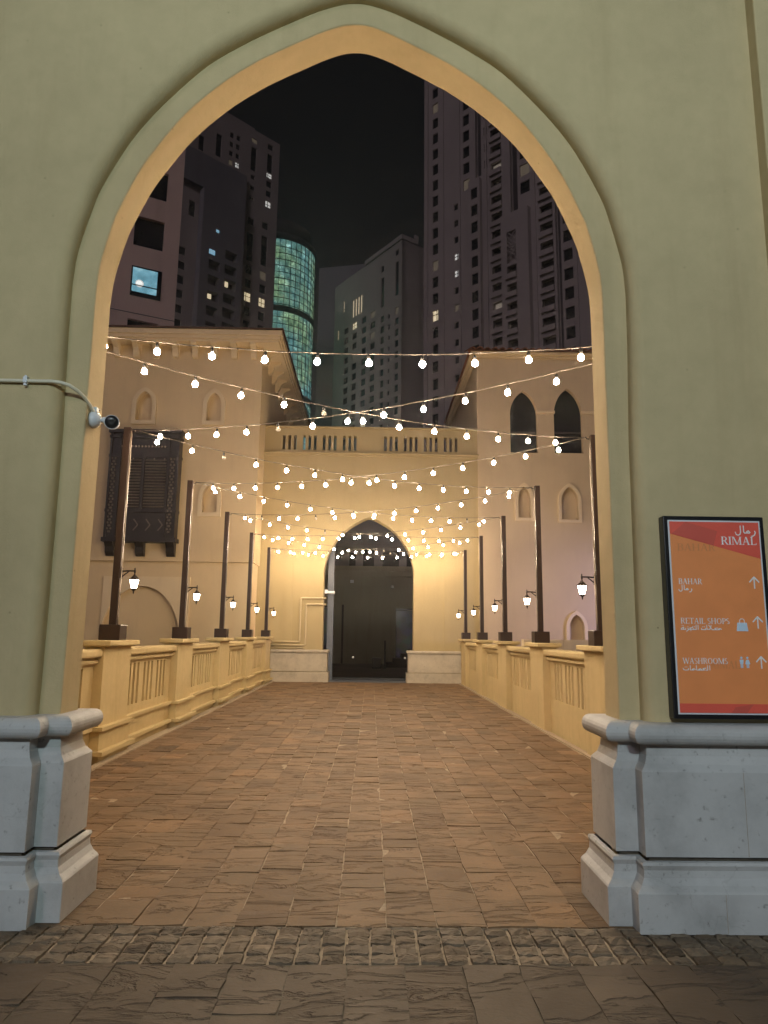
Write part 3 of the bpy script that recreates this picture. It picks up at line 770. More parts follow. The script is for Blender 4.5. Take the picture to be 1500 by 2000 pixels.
# low wall between the bridge and the right building
lw = thing('low_wall', 'pale low parapet wall behind the right balustrade below the lavender wall', 'wall', (7.5, 19.6, -3.2))
for k in range(6): MB().box(-3.2+k*1.08, -2.13+k*1.08, -0.15, 0.15, 0, 4.56, 0.006).build('wall_panel', 'trim', lw)

# floodlight in the court on the right (lavender wash on the building wall)
ul = thing('court_floodlight', 'lavender floodlight on a slim pole in the court right of the bridge', 'lamp', (11.8, 18.3, -3.2))
MB().lathe([(0.12, 0), (0.12, 0.05), (0.05, 0.08), (0.045, 5.2)], n=12).build('pole', 'iron', ul)
hd = MB().box(-0.2, 0.2, -0.06, 0.06, 5.2, 5.5, 0.01).build('lamp_head', 'black', ul, rot=(0, 0, R(55)))
MB().box(-0.18, 0.18, 0.061, 0.068, 5.22, 5.48).build('lamp_lens', emit('lit lavender lens', (0.72, 0.6, 1.0), 20.0), hd)
ud = bpy.data.lights.new('floodlight', 'SPOT'); ud.energy = 1150; ud.color = (0.56, 0.50, 1.0); ud.spot_size = R(80); ud.spot_blend = 1.0; ud.shadow_soft_size = 0.12
uo = bpy.data.objects.new('floodlight', ud); COL.objects.link(uo); uo.parent = ul; uo.location = (-0.12, 0.1, 5.35)
uo.rotation_euler = Vector((5.0, -3.8, 0.9)).to_track_quat('Z', 'Y').to_euler()

# ------------------------------------------------------------------ gate wall at the end of the bridge
gw_ = thing('gate_wall', 'cream gate wall with pointed doorway and slotted parapet at the bridge end', 'gate wall', (0, YG, 0)); OFF = (0, -YG, 0)
sx = 1.40/1.54; GC = 0.055
gh = [(x*sx+GC, z*0.944) for x, z in ih]
mb = MB()
pts = [(-3.6, -0.6)]+[(gh[-1][0], -0.6)]+gh[::-1]+[(gh[0][0], -0.6), (3.6, -0.6), (3.6, 7.15), (-3.6, 7.15)]
for yy in (YG, YG+0.5):
    vv = [mb.b.verts.new((u, yy, v)) for u, v in pts]
    es = [mb.b.edges.new((vv[i], vv[(i+1)%len(vv)])) for i in range(len(vv))]
    bmesh.ops.triangle_fill(mb.b, use_beauty=True, use_dissolve=False, edges=es)
mb.grid([[(u, y, v) for u, v in pts[1:-3]] for y in (YG, YG+0.5)])
mb.build('wall', 'paint_gate', gw_, OFF)
go = offset_open(gh, 0.12)
mb = MB(); mb.grid([[(x, y, z) for x, z in L] for L, y in ((gh, YG-0.001), (gh, YG-0.02), (go, YG-0.02), (go, YG-0.001))]); mb.build('arch_band', 'paint_gate', gw_, OFF)
for x0, x1 in ((-2.56, -2.30), (2.42, 2.62)): MB().box(x0, x1, YG-0.025, YG-0.001, 1.0, 4.25).build('pilaster_strip', 'paint_gate', gw_, OFF)
# parapet with slots
slots = []
for s in (-1, 1):
    for gi in range(4):
        for k in range(3):
            xc = s*(2.78-0.645*gi-0.178*k)+GC*0.6; slots.append(rect(xc-0.045, xc+0.045, 7.28, 7.76))
mb = MB(); mb.holed(rect(-3.5, 3.56, 7.151, 8.0), slots, YG+0.02, YG+0.26); pp = mb.build('parapet', 'paint_gate', gw_, OFF)
MB().box(-3.5, 3.56, YG-0.03, YG+0.30, 8.001, 8.06, 0.01).build('parapet_coping', 'paint_gate', gw_, OFF)
mb = MB(); mb.box(-3.359, 3.53, YG-0.10, YG-0.001, 7.13, 7.19, 0.01); mb.box(-3.359, 3.53, YG-0.06, YG-0.001, 7.07, 7.128); mb.build('string_course', 'paint_gate', gw_, OFF)
MB().box(-0.26, 0.40, YG-0.02, YG+0.019, 7.20, 7.99).build('parapet_pier', 'paint_gate', gw_, OFF)
for s in (-1, 1):
    pl = thing_part('plinth', gw_); pl.location = OFF
    xa = 1.29; xb = 2.92
    def b_(n, p, z0, z1, bev):
        a, b2 = sorted((s*(xa-p)+GC, s*xb)); MB().box(a, b2, YG-p-0.02, YG+0.5+p, z0, z1, bev).build(n, 'plinth_warm', pl)
    b_('base_course', 0.10, -0.02, 0.29, 0.012); b_('dado', 0.05, 0.305, 0.86, 0.01); b_('torus_moulding', 0.09, 0.865, 0.96, 0.035)
# conduit pipes on the gate wall
pc = thing('conduit_pipes', 'two painted conduit pipes bent beside the gate doorway, left of it', 'pipe', (-2.0, YG, 1.2)); OFF2 = (2.0, -YG, -1.2)
for d in (0, 1):
    x = -2.04+0.17*d; zt = 2.53-0.19*d; zb = 1.19-0.10*d
    MB().tube([(-2.9, YG-0.05, zb), (x-0.05, YG-0.05, zb), (x-0.012, YG-0.05, zb+0.012), (x, YG-0.05, zb+0.05), (x, YG-0.05, zt-0.05), (x+0.012, YG-0.05, zt-0.012), (x+0.05, YG-0.05, zt), (-1.36, YG-0.05, zt), (-1.26, YG-0.02, zt)], 0.028, 8).build('pipe', 'pipe', pc, OFF2)
MB().tube([(-2.9, YG-0.04, 1.01), (-1.9, YG-0.04, 1.01)], 0.015, 6).build('thin_pipe', 'pipe', pc, OFF2)
gcx = thing('gate_camera', 'tiny white camera on the left jamb of the gate doorway', 'camera', (-1.2, YG+0.1, 2.68))
MB().box(-0.12, -0.02, -0.06, 0.06, 0.0, 0.12, 0.01).build('mount', 'white', gcx); MB().lathe([(0.035, -0.12), (0.045, -0.1), (0.045, 0.1), (0.03, 0.12)], (0.08, 0, 0.04), 10, axis='X').build('camera_body', 'white', gcx)

# glazed door set behind the gate arch
gd = thing('glass_door', 'half open glass door with blue grey aluminium post inside the gate doorway', 'door', (0, 23.0, -0.01))
MB().box(-1.27, -1.07, -0.10, 0.10, 0, 5.2, 0.01).build('post', 'metal', gd)
MB().box(-1.07, 1.60, 0.05, 0.11, 0.02, 0.09).build('bottom_rail', 'black', gd)
MB().box(-1.06, 0.2, 0.07, 0.085, 0.091, 3.0).build('pane', 'clear', gd)
MB().box(0.22, 1.58, 0.09, 0.105, 0.091, 3.0).build('pane', 'clear', gd)
for x in (-0.42, 1.24): MB().lathe([(0.02, -0.1), (0.035, -0.08), (0.035, -0.02), (0.02, 0)], (x, 0.05, 0.72), 10, axis='Y').build('knob', 'white', gd)
th = MB().box(-1.5, 1.6, YG-0.02, YG+0.9, -0.05, 0.008).build('threshold', 'metal'); tag(th, kind='structure')

def shop_mat():
    m, tt, p = newmat('dim shop window')
    g_ = N(tt, 'ShaderNodeTexCoord'); n = N(tt, 'ShaderNodeTexVoronoi', Scale=3.2); tt.links.new(g_.outputs['Object'], n.inputs['Vector'])
    hs = N(tt, 'ShaderNodeHueSaturation', Saturation=0.5, Value=1.0); tt.links.new(n.outputs['Color'], hs.inputs['Color'])
    tt.links.new(hs.outputs[0], p.inputs['Emission Color']); p.inputs['Emission Strength'].default_value = 0.03
    p.inputs['Base Color'].default_value = (0.03, 0.03, 0.035, 1); p.inputs['Roughness'].default_value = 0.15
    return m
M['shop'] = shop_mat()
# court beyond the gate
cb = thing('courtyard_house', 'dim house front with shop openings seen through the gate doorway', 'building', (0, 36, 0))
so = [rect(-2.9, -2.0, 0.0, 2.75), rect(1.45, 3.6, 0.0, 2.65)]
mb = MB(); mb.holed(rect(-12, 12, -0.05, 4.6), so, 0, 0.4); mb.build('wall', 'dim_wall', cb)
mb = MB().box(-12, 12, -0.25, 0.4, 4.601, 4.85); mb.box(-12, 12, -0.12, -0.001, 4.35, 4.60); mb.build('cornice', 'dim_wall', cb)
up_ = [rect(x, x+w_, 4.95, z) for x, w_, z in ((-2.2, .4, 5.75), (-1.1, .35, 5.8), (-0.35, .6, 6.0), (0.7, .9, 5.9), (2.0, 1.0, 5.8), (-4, .8, 5.8), (3.6, .8, 5.8))]
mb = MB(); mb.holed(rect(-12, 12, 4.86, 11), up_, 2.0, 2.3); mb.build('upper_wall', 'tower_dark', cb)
for r_ in up_: MB().box(r_[0][0]-.05, r_[1][0]+.05, 2.2, 2.25, r_[0][1]-.05, r_[2][1]+.05).build('window_pane', 'glass', cb)
for x, z0, z1 in ((2.42, 5.95, 6.6), (3.05, 5.6, 6.6)): MB().box(x, x+0.09, 1.93, 1.999, z0, z1).build('lit_slit', 'lit_blue', cb)
for r_ in so:
    s_ = MB().box(r_[0][0], r_[1][0], 0.3, 0.35, 0, r_[2][1]).build('shop_glass', 'shop', cb)
    mb = MB(); mb.box(r_[0][0]-0.08, r_[0][0], -0.05, 0.1, 0, r_[2][1]); mb.box(r_[1][0], r_[1][0]+0.08, -0.05, 0.1, 0, r_[2][1]); mb.box(r_[0][0]-0.08, r_[1][0]+0.08, -0.05, 0.1, r_[2][1], r_[2][1]+0.1); mb.build('shop_frame', 'black', cb)
MB().box(-1.35, -1.25, -0.06, 0, 0, 2.9).build('drain_pipe', 'shade', cb)
for x, z in ((-0.95, 4.0), (1.1, 3.75)): MB().box(x, x+0.18, -0.15, 0, z, z+0.14).build('wall_lamp', 'white' if x < 0 else 'black', cb)
stp = thing('stair_block', 'dark stair block with a slim white handrail beyond the gate', 'stairs', (1.7, 32, 0))
for k in range(4): MB().box(-0.9+0.35*k, 1.6, 0, 1.4, 0.2*k, 0.2*k+0.199, 0.005).build('step', 'shade', stp)
MB().tube([(0.95, -0.1, 0.0), (0.93, -0.1, 0.25), (0.65, -0.1, 0.9), (0.6, -0.1, 1.5)], 0.02, 6).build('handrail', 'white', stp)
bl = thing('bollard', 'slim dark post standing beside the stair block beyond the gate', 'post', (0.75, 31, 0)); MB().lathe([(0.07, 0), (0.07, 0.03), (0.04, 0.06), (0.04, 1.15), (0.02, 1.2)], n=10).build('shaft', 'black', bl)
MB().box(-0.55, -0.15, -0.2, 0.2, 0, 0.45, 0.03).build('foot', 'black', bl)

# ------------------------------------------------------------------ towers
def tower(name, label, P, d, wins, s0, s1, z1, depth, mat, extra=None, thick=0.5):
    rz = math.atan2(d[1], d[0])
    t = thing(name, label, 'tower', (P[0], P[1], -3.2), rz)
    O = (0, 0, 3.2)
    holes = [rect(a, b, c_, d_) for a, b, c_, d_, *k in wins]
    mb = MB(); mb.holed(rect(s0, s1, -3.2, z1), holes, 0, thick); mb.build('facade', mat, t, O)
    mb = MB(); mb.box(s0, s1, thick+0.7, depth, -3.2, z1-0.01); mb.build('mass', mat, t, O)
    mb = MB(); mb.box(s0, s0+0.3, thick, thick+0.7, -3.2, z1-0.01); mb.box(s1-0.3, s1, thick, thick+0.7, -3.2, z1-0.01); mb.build('return', mat, t, O)
    for a, b, c_, d_, *k in wins:
        kind = k[0] if k else 0
        m_ = {0: 'glass', 1: 'lit_warm', 2: 'lit_blue', 3: 'shade', 4: 'lit_white', 5: 'lit_balcony'}[kind]
        if not k and d_-c_ < 3 and RW.random() < 0.07: m_ = 'lit_dim'
        yb = thick+0.55 if kind in (3, 5) else 0.3
        MB().box(a+0.001, b-0.001, yb, yb+0.1, c_+0.001, d_-0.001).build('window', m_, t, O)
        if kind in (1, 4) and b-a > 0.9:
            xm = a+(b-a)*RW.choice((0.33, 0.5, 0.66)); MB().box(xm-0.07, xm+0.07, yb-0.08, yb-0.001, c_+0.002, d_-0.002).build('window_bar', 'black', t, O); zc = c_+(d_-c_)*RW.uniform(0.3, 0.6); MB().box(a+0.002, b-0.002, yb-0.16, yb-0.09, zc, zc+0.12).build('window_bar', 'black', t, O)
    return t, O
M['lit_dim'] = emit('dim lit room', (1.0, 0.8, 0.55), 0.07, base=(0.2, 0.17, 0.15))
RW = random.Random(5)
M['lit_balcony'] = emit('lit balcony', (1.0, 0.85, 0.68), 0.16, base=(0.5, 0.45, 0.4))
FP = 3.68
W = []
for k in range(17): W.append((2.3, 3.75, 61.0+FP*k-FP, 63.3+FP*k-FP)+((1,) if k == 2 else ()))
for k in range(8): W.append((2.3, 3.75, 61.0+FP*(k-9), 63.3+FP*(k-9)))
W += [(10.25, 11.8, 90.6+FP*k, 93.0+FP*k) for k in range(9)]
W += [(7.9, 8.9, 57.8+FP*k, 59.2+FP*k)+((4,) if k in (4, 5) else ()) for k in range(-8, 9)]
W += [(15.35, 16.15, 93.3+FP*k, 95.1+FP*k) for k in range(5)]
W += [(16.9, 19.35, 54.2+FP*k, 56.8+FP*k, 5 if k in (2, 10) else 3) for k in range(-7, 16)]
W += [(23.45, 25.5, 79.8+4.2+FP*k, 82.2+4.2+FP*k) for k in range(7)]
W += [(27.4, 30.0, 51.5+FP*k, 54.0+FP*k, 3) for k in range(-6, 16)]
W += [(31.95, 33.7, 52.4+FP*k, 54.6+FP*k) for k in range(-6, 14)]
W += [(13.3, 14.7, 92.2, 140.0), (21.3, 22.9, 81.2, 140.0), (30.55, 31.5, 20.0, 140)]
W = [w_ if len(w_) > 4 or w_[3]-w_[2] < 20 else w_+(3,) for w_ in W]
t, O = tower('residential_tower', 'tallest beige tower with balcony columns rising out of the picture at right', (10.08, 137.5), (0.73, -0.683), W, 0, 46, 150, 26, 'tower')
B1 = [(12.75, 14.25, 57.7+FP*k, 60.0+FP*k) for k in range(-8, 9)]
mb = MB(); mb.holed(rect(12.1, 14.8, -3.2, 91.3), [rect(*b[:4]) for b in B1], -0.9, -0.02); mb.build('projecting_bay', 'tower', t, O)
for b in B1: MB().box(b[0], b[1], -0.7, -0.6, b[2], b[3]).build('window', 'glass', t, O)
B2 = [(20.9, 23.0, 56.1+FP*k, 58.6+FP*k) for k in range(-7, 4)]
mb = MB(); mb.holed(rect(19.7, 25.6, -3.2, 80.4), [rect(*b[:4]) for b in B2]+[rect(21.0, 23.0, 70.2, 76.6)], -1.2, -0.02); mb.build('lattice_bay', 'tower', t, O)
for b in B2: MB().box(b[0], b[1], -0.12, -0.03, b[2], b[3]).build('window', 'shade', t, O)
mb = MB()
for k in range(-3, 9):
    z = 70.2+k*0.9
    for sg in (1, -1):
        a = Vector((21.0, -1.0, z if sg > 0 else z+2.0)); b = Vector((23.0, -1.0, z+2.0 if sg > 0 else z))
        if min(a.z, b.z) < 70.2 or max(a.z, b.z) > 76.7: continue
        mb.tube([a, b], 0.14, 4)
mb.box(21.0, 23.0, -0.3, -0.2, 70.2, 76.6); mb.build('lattice', 'tower', t, O)
for lst, x0, x1, z0, ks, y0 in (('balcony', 16.9, 19.35, 54.2, range(-7, 16), -0.0), ('balcony', 27.4, 30.0, 51.5, range(-6, 16), 0), ('balcony', 20.9, 23.0, 56.1, range(-7, 4), -1.2)):
    for k in ks:
        z = z0+FP*k
        MB().box(x0-0.1, x1+0.1, y0-0.5, y0+0.1-0.12, z-0.25, z+0.75).build(lst, 'tower', t, O)
for x in (1.0, 5.2, 9.4, 15.9, 26.5, 34.4): MB().box(x-0.18, x+0.18, -0.25, -0.01, -3.2, 150).build('rib', 'tower', t, O)

WL = [(-9.0, -7.1, 77.4+3.78*k, 79.8+3.78*k)+((1,) if k == 2 else ()) for k in range(-6, 5)]+[(-9.0, -7.1, 96.2, 104.1), (-9.0, -7.1, 106.3, 108.3)]
WL += [(-4.6, -2.7, 77.4+3.78*k, 79.8+3.78*k)+((1,) if k == 2 else ()) for k in range(-6, 5)]+[(-4.6, -2.7, 96.5, 105.0), (-4.6, -2.7, 107.0, 109.0)]
WL += [(-9.0, -7.3, 130.1, 131.4), (-9.0, -7.3, 121.9, 128.8), (-8.8, -7.5, 119.4, 120.6), (-8.8, -7.5, 116.3, 117.4), (-8.8, -7.5, 113.4, 114.4)]
WL += [(-3.9, -2.2, 130.7, 132.3), (-3.9, -2.2, 123.9, 129.4), (-3.9, -2.2, 122.3, 123.7, 4), (-3.9, -2.2, 119.5, 121.3), (-3.9, -2.2, 116.7, 118.5), (-3.9, -2.2, 113.6, 115.4, 4)]
WL += [(-15.5, -14.4, 120.1+2.6*k, 121.6+2.6*k) for k in range(4)]+[(-13.6, -12.5, 120.3+2.6*k, 121.8+2.6*k)+((4,) if k == 0 else ()) for k in range(4)]
WL += [(-19.4, -17.8, 120.6, 127.0), (-24.2, -22.7, 119.8, 124.0), (-25.7, -24.0, 101.2, 105.4)]
WL += [(-27.6, -25.8, 75.5+3.7*k, 77.6+3.7*k) for k in range(-5, 5)]
t, O = tower('stepped_tower', 'dark beige stepped tower with scattered lit windows behind the left building', (-26.98, 175.0), (0.73, 0.683), WL, -40, 0, 134.0, 30, 'tower')
WB = [(-20.7, -17.6, 76.4+4.0*k, 78.8+4.0*k, 3) for k in range(-5, 4)]+[(-16.3, -12.9, 77.4+3.8*k, 79.8+3.8*k, 3) for k in range(-5, 5)]
mb = MB(); mb.holed(rect(-23.0, -11.2, -3.2, 109.0), [rect(*b[:4]) for b in WB], -2.2, -0.02); mb.build('projecting_bay', 'tower_dark', t, O)
for b in WB: MB().box(b[0], b[1], -0.3, -0.2, b[2], b[3]).build('window', 'shade', t, O)
for a, b, c_, d_, m_ in ((-16.1, -15.2, 85.2, 86.6, 'lit_warm'), (-20.6, -19.6, 80.6, 81.8, 'lit_warm'), (-20.8, -19.2, 92.2, 93.4, 'lit_blue'), (-19.2, -18.4, 98.5, 99.2, 'lit_blue')): MB().box(a, b, -2.3, -2.205, c_, d_).build('lit_window', m_, t, O)
MB().box(-16.5, -7.0, 2, 14, 134.0, 136.2).build('roof_step', 'tower', t, O)
MB().box(-40, -10.6, -1.2, -0.02, 109.5, 118.5).build('blank_panel', 'tower_dark', t, O)

WN = []
for zc in (16.6, 20.7, 24.9): pass
WN = [(-3.28, -1.15, 25.75, 28.03, 6), (-3.30, -1.15, 29.72, 32.1), (-3.3, -1.12, 33.85, 36.2), (-3.28, -1.12, 21.6, 23.9), (-3.28, -1.12, 37.9, 40.2), (-3.28, -1.12, 17.5, 19.8),
      (-8.3, -6.2, 25.7, 28.0), (-8.3, -6.2, 29.7, 32.1), (-8.3, -6.2, 33.8, 36.2)]
t, O = tower('near_tower', 'tan block at far left with large square windows, one glowing blue', (-14.96, 50.0), (0.898, 0.439), [w_ for w_ in WN if len(w_) < 5], -16, 0, 48, 10, 'tower_near')
# lit room window: glowing colour panel set on the facade for the room light
def lit_room():
    m, tt, p = newmat('lit blue room')
    g_ = N(tt, 'ShaderNodeTexCoord'); n = N(tt, 'ShaderNodeTexNoise', Scale=1.6, Detail=3.0); tt.links.new(g_.outputs['Object'], n.inputs['Vector'])
    c_ = ramp(tt, n.outputs[0], [(0.3, (0.10, 0.28, 0.36)), (0.6, (0.22, 0.50, 0.62)), (0.75, (0.45, 0.72, 0.8))])
    tt.links.new(c_, p.inputs['Emission Color']); p.inputs['Emission Strength'].default_value = 0.75; p.inputs['Base Color'].default_value = (0.1, 0.15, 0.18, 1)
    return m
lw_ = MB().box(-3.28, -1.12, -0.05, -0.005, 25.72, 28.05).build('lit_window', 'black', t, O)
MB().box(-3.18, -1.42, -0.06, -0.051, 26.05, 27.93).build('room_glow', lit_room(), lw_)
MB().box(-3.2, -1.4, -0.09, -0.062, 26.52, 26.60).build('window_bar', 'black', lw_)
mb = MB(); mb.lathe([(0.30, -0.075), (0.27, -0.08), (0.24, -0.075)], (-2.65, 0, 26.72), 16, axis='Y'); mb.build('ring_lamp', 'lit_white', lw_)
MB().box(-16, 0, -0.02, -0.004, 24.35, 24.39).build('joint', 'shade', t, O)

MP = (7.93, 200.0)
WMl, WMr = [], []
for k in range(26):
    z = 34+3.55*k
    for s_ in (-2.6, -10.2): 
        if z < 108: WMl.append((s_-0.9, s_+0.9, z, z+2.2))
    if z < 104:
        for s_ in (-6.6,): WMl.append((s_-0.45, s_+0.45, z, z+1.4))
        for s_ in (-15.5, -20.5, -26, -31): WMl.append((s_-1.3, s_+1.3, z, z+2.2)+((1,) if (k, s_) in ((21, -26), (19, -26), (22, -31), (9, -20.5)) else ()))
    for s_, hw in ((2.2, 0.9), (5.6, 0.75)):
        if z < 108 or s_ > 5: WMr.append((s_-hw, s_+hw, z, z+2.0))
WMl = [x for x in WMl if not (-12 < x[0] < -1 and 98 < x[2] < 117)]+[(-3.5, -1.8, 104, 115.2), (-11.0, -9.4, 103, 113.0), (-3.5, -1.8, 117.3, 119.2), (-11, -9.6, 115, 117)]
WMl += [(-27.4+k*1.6, -26.6+k*1.6, 105.8, 112.0-0.0*k, 1) for k in range(4)]+[(-33.2, -32.6, 110, 114, 1), (-36.5, -35.9, 101, 104.5, 1)]
WMr = [x for x in WMr if not (x[0] < 4 and 100 < x[2] < 121)]+[(1.3, 3.1, 104, 114.6), (1.3, 3.1, 117, 119)]
t, O = tower('corner_tower', 'dim beige tower seen corner-on in the middle distance, centre right', MP, (0.571, -0.821), WMl, -39, 0, 121.5, 8, 'tower')
mb = MB(); mb.holed(rect(0, 16, -3.2, 121.5), [rect(*x[:4]) for x in WMr], 0, 0.5)
side = mb.build('side_facade', 'tower', t, O); side.rotation_euler = (0, 0, math.atan2(0.571, 0.821)-math.atan2(-0.821, 0.571))
for x in WMr: MB().box(x[0], x[1], 0.3, 0.4, x[2], x[3]).build('window', 'glass', side)
MB().box(-20, 0.3, -0.4, 6, 121.5, 123.0).build('roof_cornice', 'tower', t, O)

# far dark tower
WD = [(x, x+1.2, 30+4*k, 32.2+4*k) for k in range(22) for x in (1.5, 5.0, 8.5)]
tower('far_tower', 'almost black tower far away between the glass tower and the corner tower', (-17.0, 262.0), (0.97, -0.22), WD, -6, 15, 146, 20, 'tower_dark')

# glass drum tower
gt = thing('glass_tower', 'round glass tower glowing teal behind the left building', 'tower', (0.157-27.157*1.22, 178.0*1.22, -3.2)); GZ = 3.2
GS = 1.22
def gz(v): return 1.45+(v-1.45)*GS
def drum_mat():
    m, tt, p = newmat('lit curtain wall')
    g_ = N(tt, 'ShaderNodeTexCoord')
    mp = N(tt, 'ShaderNodeMapping'); mp.inputs['Scale'].default_value = (1.0, 1.0, 0.9); tt.links.new(g_.outputs['Object'], mp.inputs[0])
    n = N(tt, 'ShaderNodeTexNoise', Scale=0.55, Detail=4.0, Roughness=0.7); tt.links.new(mp.outputs[0], n.inputs['Vector'])
    n2 = N(tt, 'ShaderNodeTexNoise', Scale=0.12, Detail=2.0); tt.links.new(g_.outputs['Object'], n2.inputs['Vector'])
    c_ = ramp(tt, n.outputs[0], [(0.30, (0.03, 0.07, 0.075)), (0.46, (0.12, 0.24, 0.23)), (0.58, (0.22, 0.38, 0.35)), (0.70, (0.6, 0.95, 0.9))])
    c2 = ramp(tt, n2.outputs[0], [(0.35, (0.75, 1.0, 1.1)), (0.65, (1.35, 1.25, 0.75))])
    tt.links.new(mixc(tt, c_, c2, 1.0, 'MULTIPLY'), p.inputs['Emission Color']); p.inputs['Emission Strength'].default_value = 0.75
    p.inputs['Base Color'].default_value = (0.05, 0.09, 0.09, 1); p.inputs['Roughness'].default_value = 0.2
    return m
M['drum'] = drum_mat()
GR = 10.4*GS
zs_ = [20.0, 86.5, 87.8, 103.2, 104.0]
for z0, z1 in ((-3.2, 59.5), (61.2, 81.8), (83.4, 101.6)):
    mb = MB(); n = 44
    mb.grid([[(GR*math.cos(2*math.pi*k/n), GR*math.sin(2*math.pi*k/n), z) for k in range(n)] for z in (max(-3.2, gz(z0)), gz(z1))], close=True); mb.build('glass_band', 'drum', gt, (0, 0, GZ))
for z0, z1, r_ in ((59.5, 61.2, GR+0.15), (81.8, 83.4, GR+0.15), (101.6, 103.4, GR+0.3), (103.4, 108.0, GR-1.5)):
    MB().lathe([(r_, gz(z0)), (r_, gz(z1))], n=44).build('dark_band', 'shade', gt, (0, 0, GZ))
z = 40.0
RM = MB().lathe([(GR+0.1, -0.11), (GR+0.1, 0.11)], n=44).mesh('floor_ring', 'black')
while z < 101:
    inst('floor_ring', RM, gt, (0, 0, GZ+gz(z))); z += 1.75
mv = MB().box(-0.08, 0.08, -0.12, 0.05, -3.2, gz(101.6)).mesh('mullion', 'black')
for k in range(44):
    a = 2*math.pi*(k+0.5)/44
    if math.sin(a) < 0.35: inst('mullion', mv, gt, (GR*math.cos(a), GR*math.sin(a), GZ), rot=(0, 0, a+math.pi/2))

# ------------------------------------------------------------------ security camera and conduit on the near arch
sc_ = thing('security_camera', 'white bullet security camera with black lens on the left arch jamb', 'camera', (-1.54, 4.12, 2.70))
MB().lathe([(0.052, 0.0), (0.052, 0.012), (0.046, 0.030), (0.03, 0.045), (0.018, 0.05)], n=20, axis='X').build('mount', 'white', sc_)
MB().box(-0.0, 0.03, -0.02, 0.02, 0.045, 0.075, 0.004).build('junction', 'white', sc_)
mb = MB(); mb.lathe([(0.004, 0.0), (0.016, 0.006), (0.02, 0.02), (0.016, 0.034), (0.004, 0.04)], (0.055, 0, -0.002), 12, axis='X'); mb.tube([(0.045, 0, 0), (0.085, 0.0, -0.008)], 0.011, 8); mb.build('ball_joint', 'white', sc_)
body = MB().lathe([(0.018, 0.11), (0.032, 0.105), (0.037, 0.085), (0.039, -0.045), (0.043, -0.050), (0.043, -0.072), (0.040, -0.074), (0.039, -0.066), (0.03, -0.064)], n=24, axis='Y')
bo_ = body.build('body', 'white', sc_, (0.115, 0.02, -0.010), (R(13), 0, R(17)))
MB().lathe([(0.0392, -0.064), (0.0385, -0.0725), (0.012, -0.073), (0.004, -0.072)], n=24, axis='Y').build('lens_face', 'black', bo_)
cn = thing('conduit', 'cream conduit pipe along the left wall leading to the security camera', 'pipe', (-3.0, 3.91, 2.865))
P_ = [(-3.5, -0.0, 0.0), (1.30, 0.0, -0.004), (1.35, 0.008, -0.008), (1.39, 0.025, -0.018), (1.425, 0.06, -0.038), (1.45, 0.10, -0.064), (1.466, 0.15, -0.095), (1.473, 0.19, -0.122), (1.475, 0.205, -0.145), (1.475, 0.21, -0.165)]
MB().tube(P_, 0.0108, 10).build('pipe', 'pipe_pale', cn)
for x in (1.15, 0.2, -0.8): 
    mb = MB(); mb.box(x-0.012, x+0.012, -0.018, 0.02, -0.018, 0.018, 0.004); mb.lathe([(0.006, -0.012), (0.006, 0.02)], (x, 0, 0.022), 8, axis='Y'); mb.lathe([(0.008, -0.012), (0.008, 0.02)], (x, 0, -0.026), 8, axis='Y'); mb.build('clip', 'white', cn)
mb = MB(); mb.tube([(1.475, 0.208, -0.118), (1.476, 0.21, -0.15)], 0.016, 10); mb.build('coupling', 'pipe', cn)
mb = MB(); mb.box(1.468, 1.486, 0.235, 0.255, -0.095, -0.085); mb.build('bracket', 'iron', cn)

# ------------------------------------------------------------------ directory sign
SX0, SX1, SZ0, SZ1 = 1.775, 2.340, 1.025, 2.122
sg = thing('directory_sign', 'black framed orange directory sign with white lettering on the right wall', 'sign', ((SX0+SX1)/2, Y_MAIN, SZ0))
OFF = (-(SX0+SX1)/2, -Y_MAIN, -SZ0)
def flat(name, col, rough=0.45):
    return plain(name, col, rough=rough, var=0.05, scale=6, bump=0.0)
M['s_orange'] = flat('print orange', (0.95, 0.32, 0.105)); M['s_red'] = flat('print red', (0.86, 0.125, 0.082)); M['s_red2'] = flat('print dark red', (0.70, 0.115, 0.08))
M['s_white'] = flat('print white', (0.93, 0.88, 0.85)); M['s_blue'] = flat('print pale blue', (0.62, 0.76, 0.9)); M['s_ghost'] = flat('print ghost', (0.78, 0.28, 0.10))
YS = 3.865
MB().box(SX0, SX1, YS, Y_MAIN, SZ0, SZ1, 0.006).build('frame', 'black', sg, OFF)
px0, px1, pz0, pz1 = SX0+0.024, SX1-0.024, SZ0+0.024, SZ1-0.024
MB().box(px0, px1, YS-0.002, YS-0.0005, pz0, pz1).build('border', 'white', sg, OFF)
qx0, qx1, qz0, qz1 = px0+0.009, px1-0.009, pz0+0.009, pz1-0.009
MB().box(qx0, qx1, YS-0.004, YS-0.0025, qz0, qz1).build('panel', 's_orange', sg, OFF)
def poly(name, pts, m_, y): MB().prism(pts, y-0.0006, y, 'XZ').build(name, m_, sg, OFF)
Wd, Hd = qx1-qx0, qz1-qz0
poly('header', [(qx0, qz1), (qx0, qz1-0.066*Hd), (qx1, qz1-0.197*Hd), (qx1, qz1)], 's_red', YS-0.0046)
poly('header_facet', [(qx0+0.18*Wd, qz1-0.001), (qx0+0.02*Wd, qz1-0.066*Hd), (qx0+0.48*Wd, qz1-0.127*Hd), (qx0+0.53*Wd, qz1-0.05*Hd)], 's_red2', YS-0.0056)
poly('footer', [(qx0, qz0), (qx1, qz0), (qx1, qz0+0.046*Hd), (qx0, qz0+0.046*Hd)], 's_red', YS-0.0046)
poly('footer_facet', [(qx0+0.55*Wd, qz0), (qx0+0.72*Wd, qz0), (qx0+0.80*Wd, qz0+0.046*Hd), (qx0+0.6*Wd, qz0+0.03*Hd)], 's_red2', YS-0.0056)
TK, TN = 0.135, 0.06
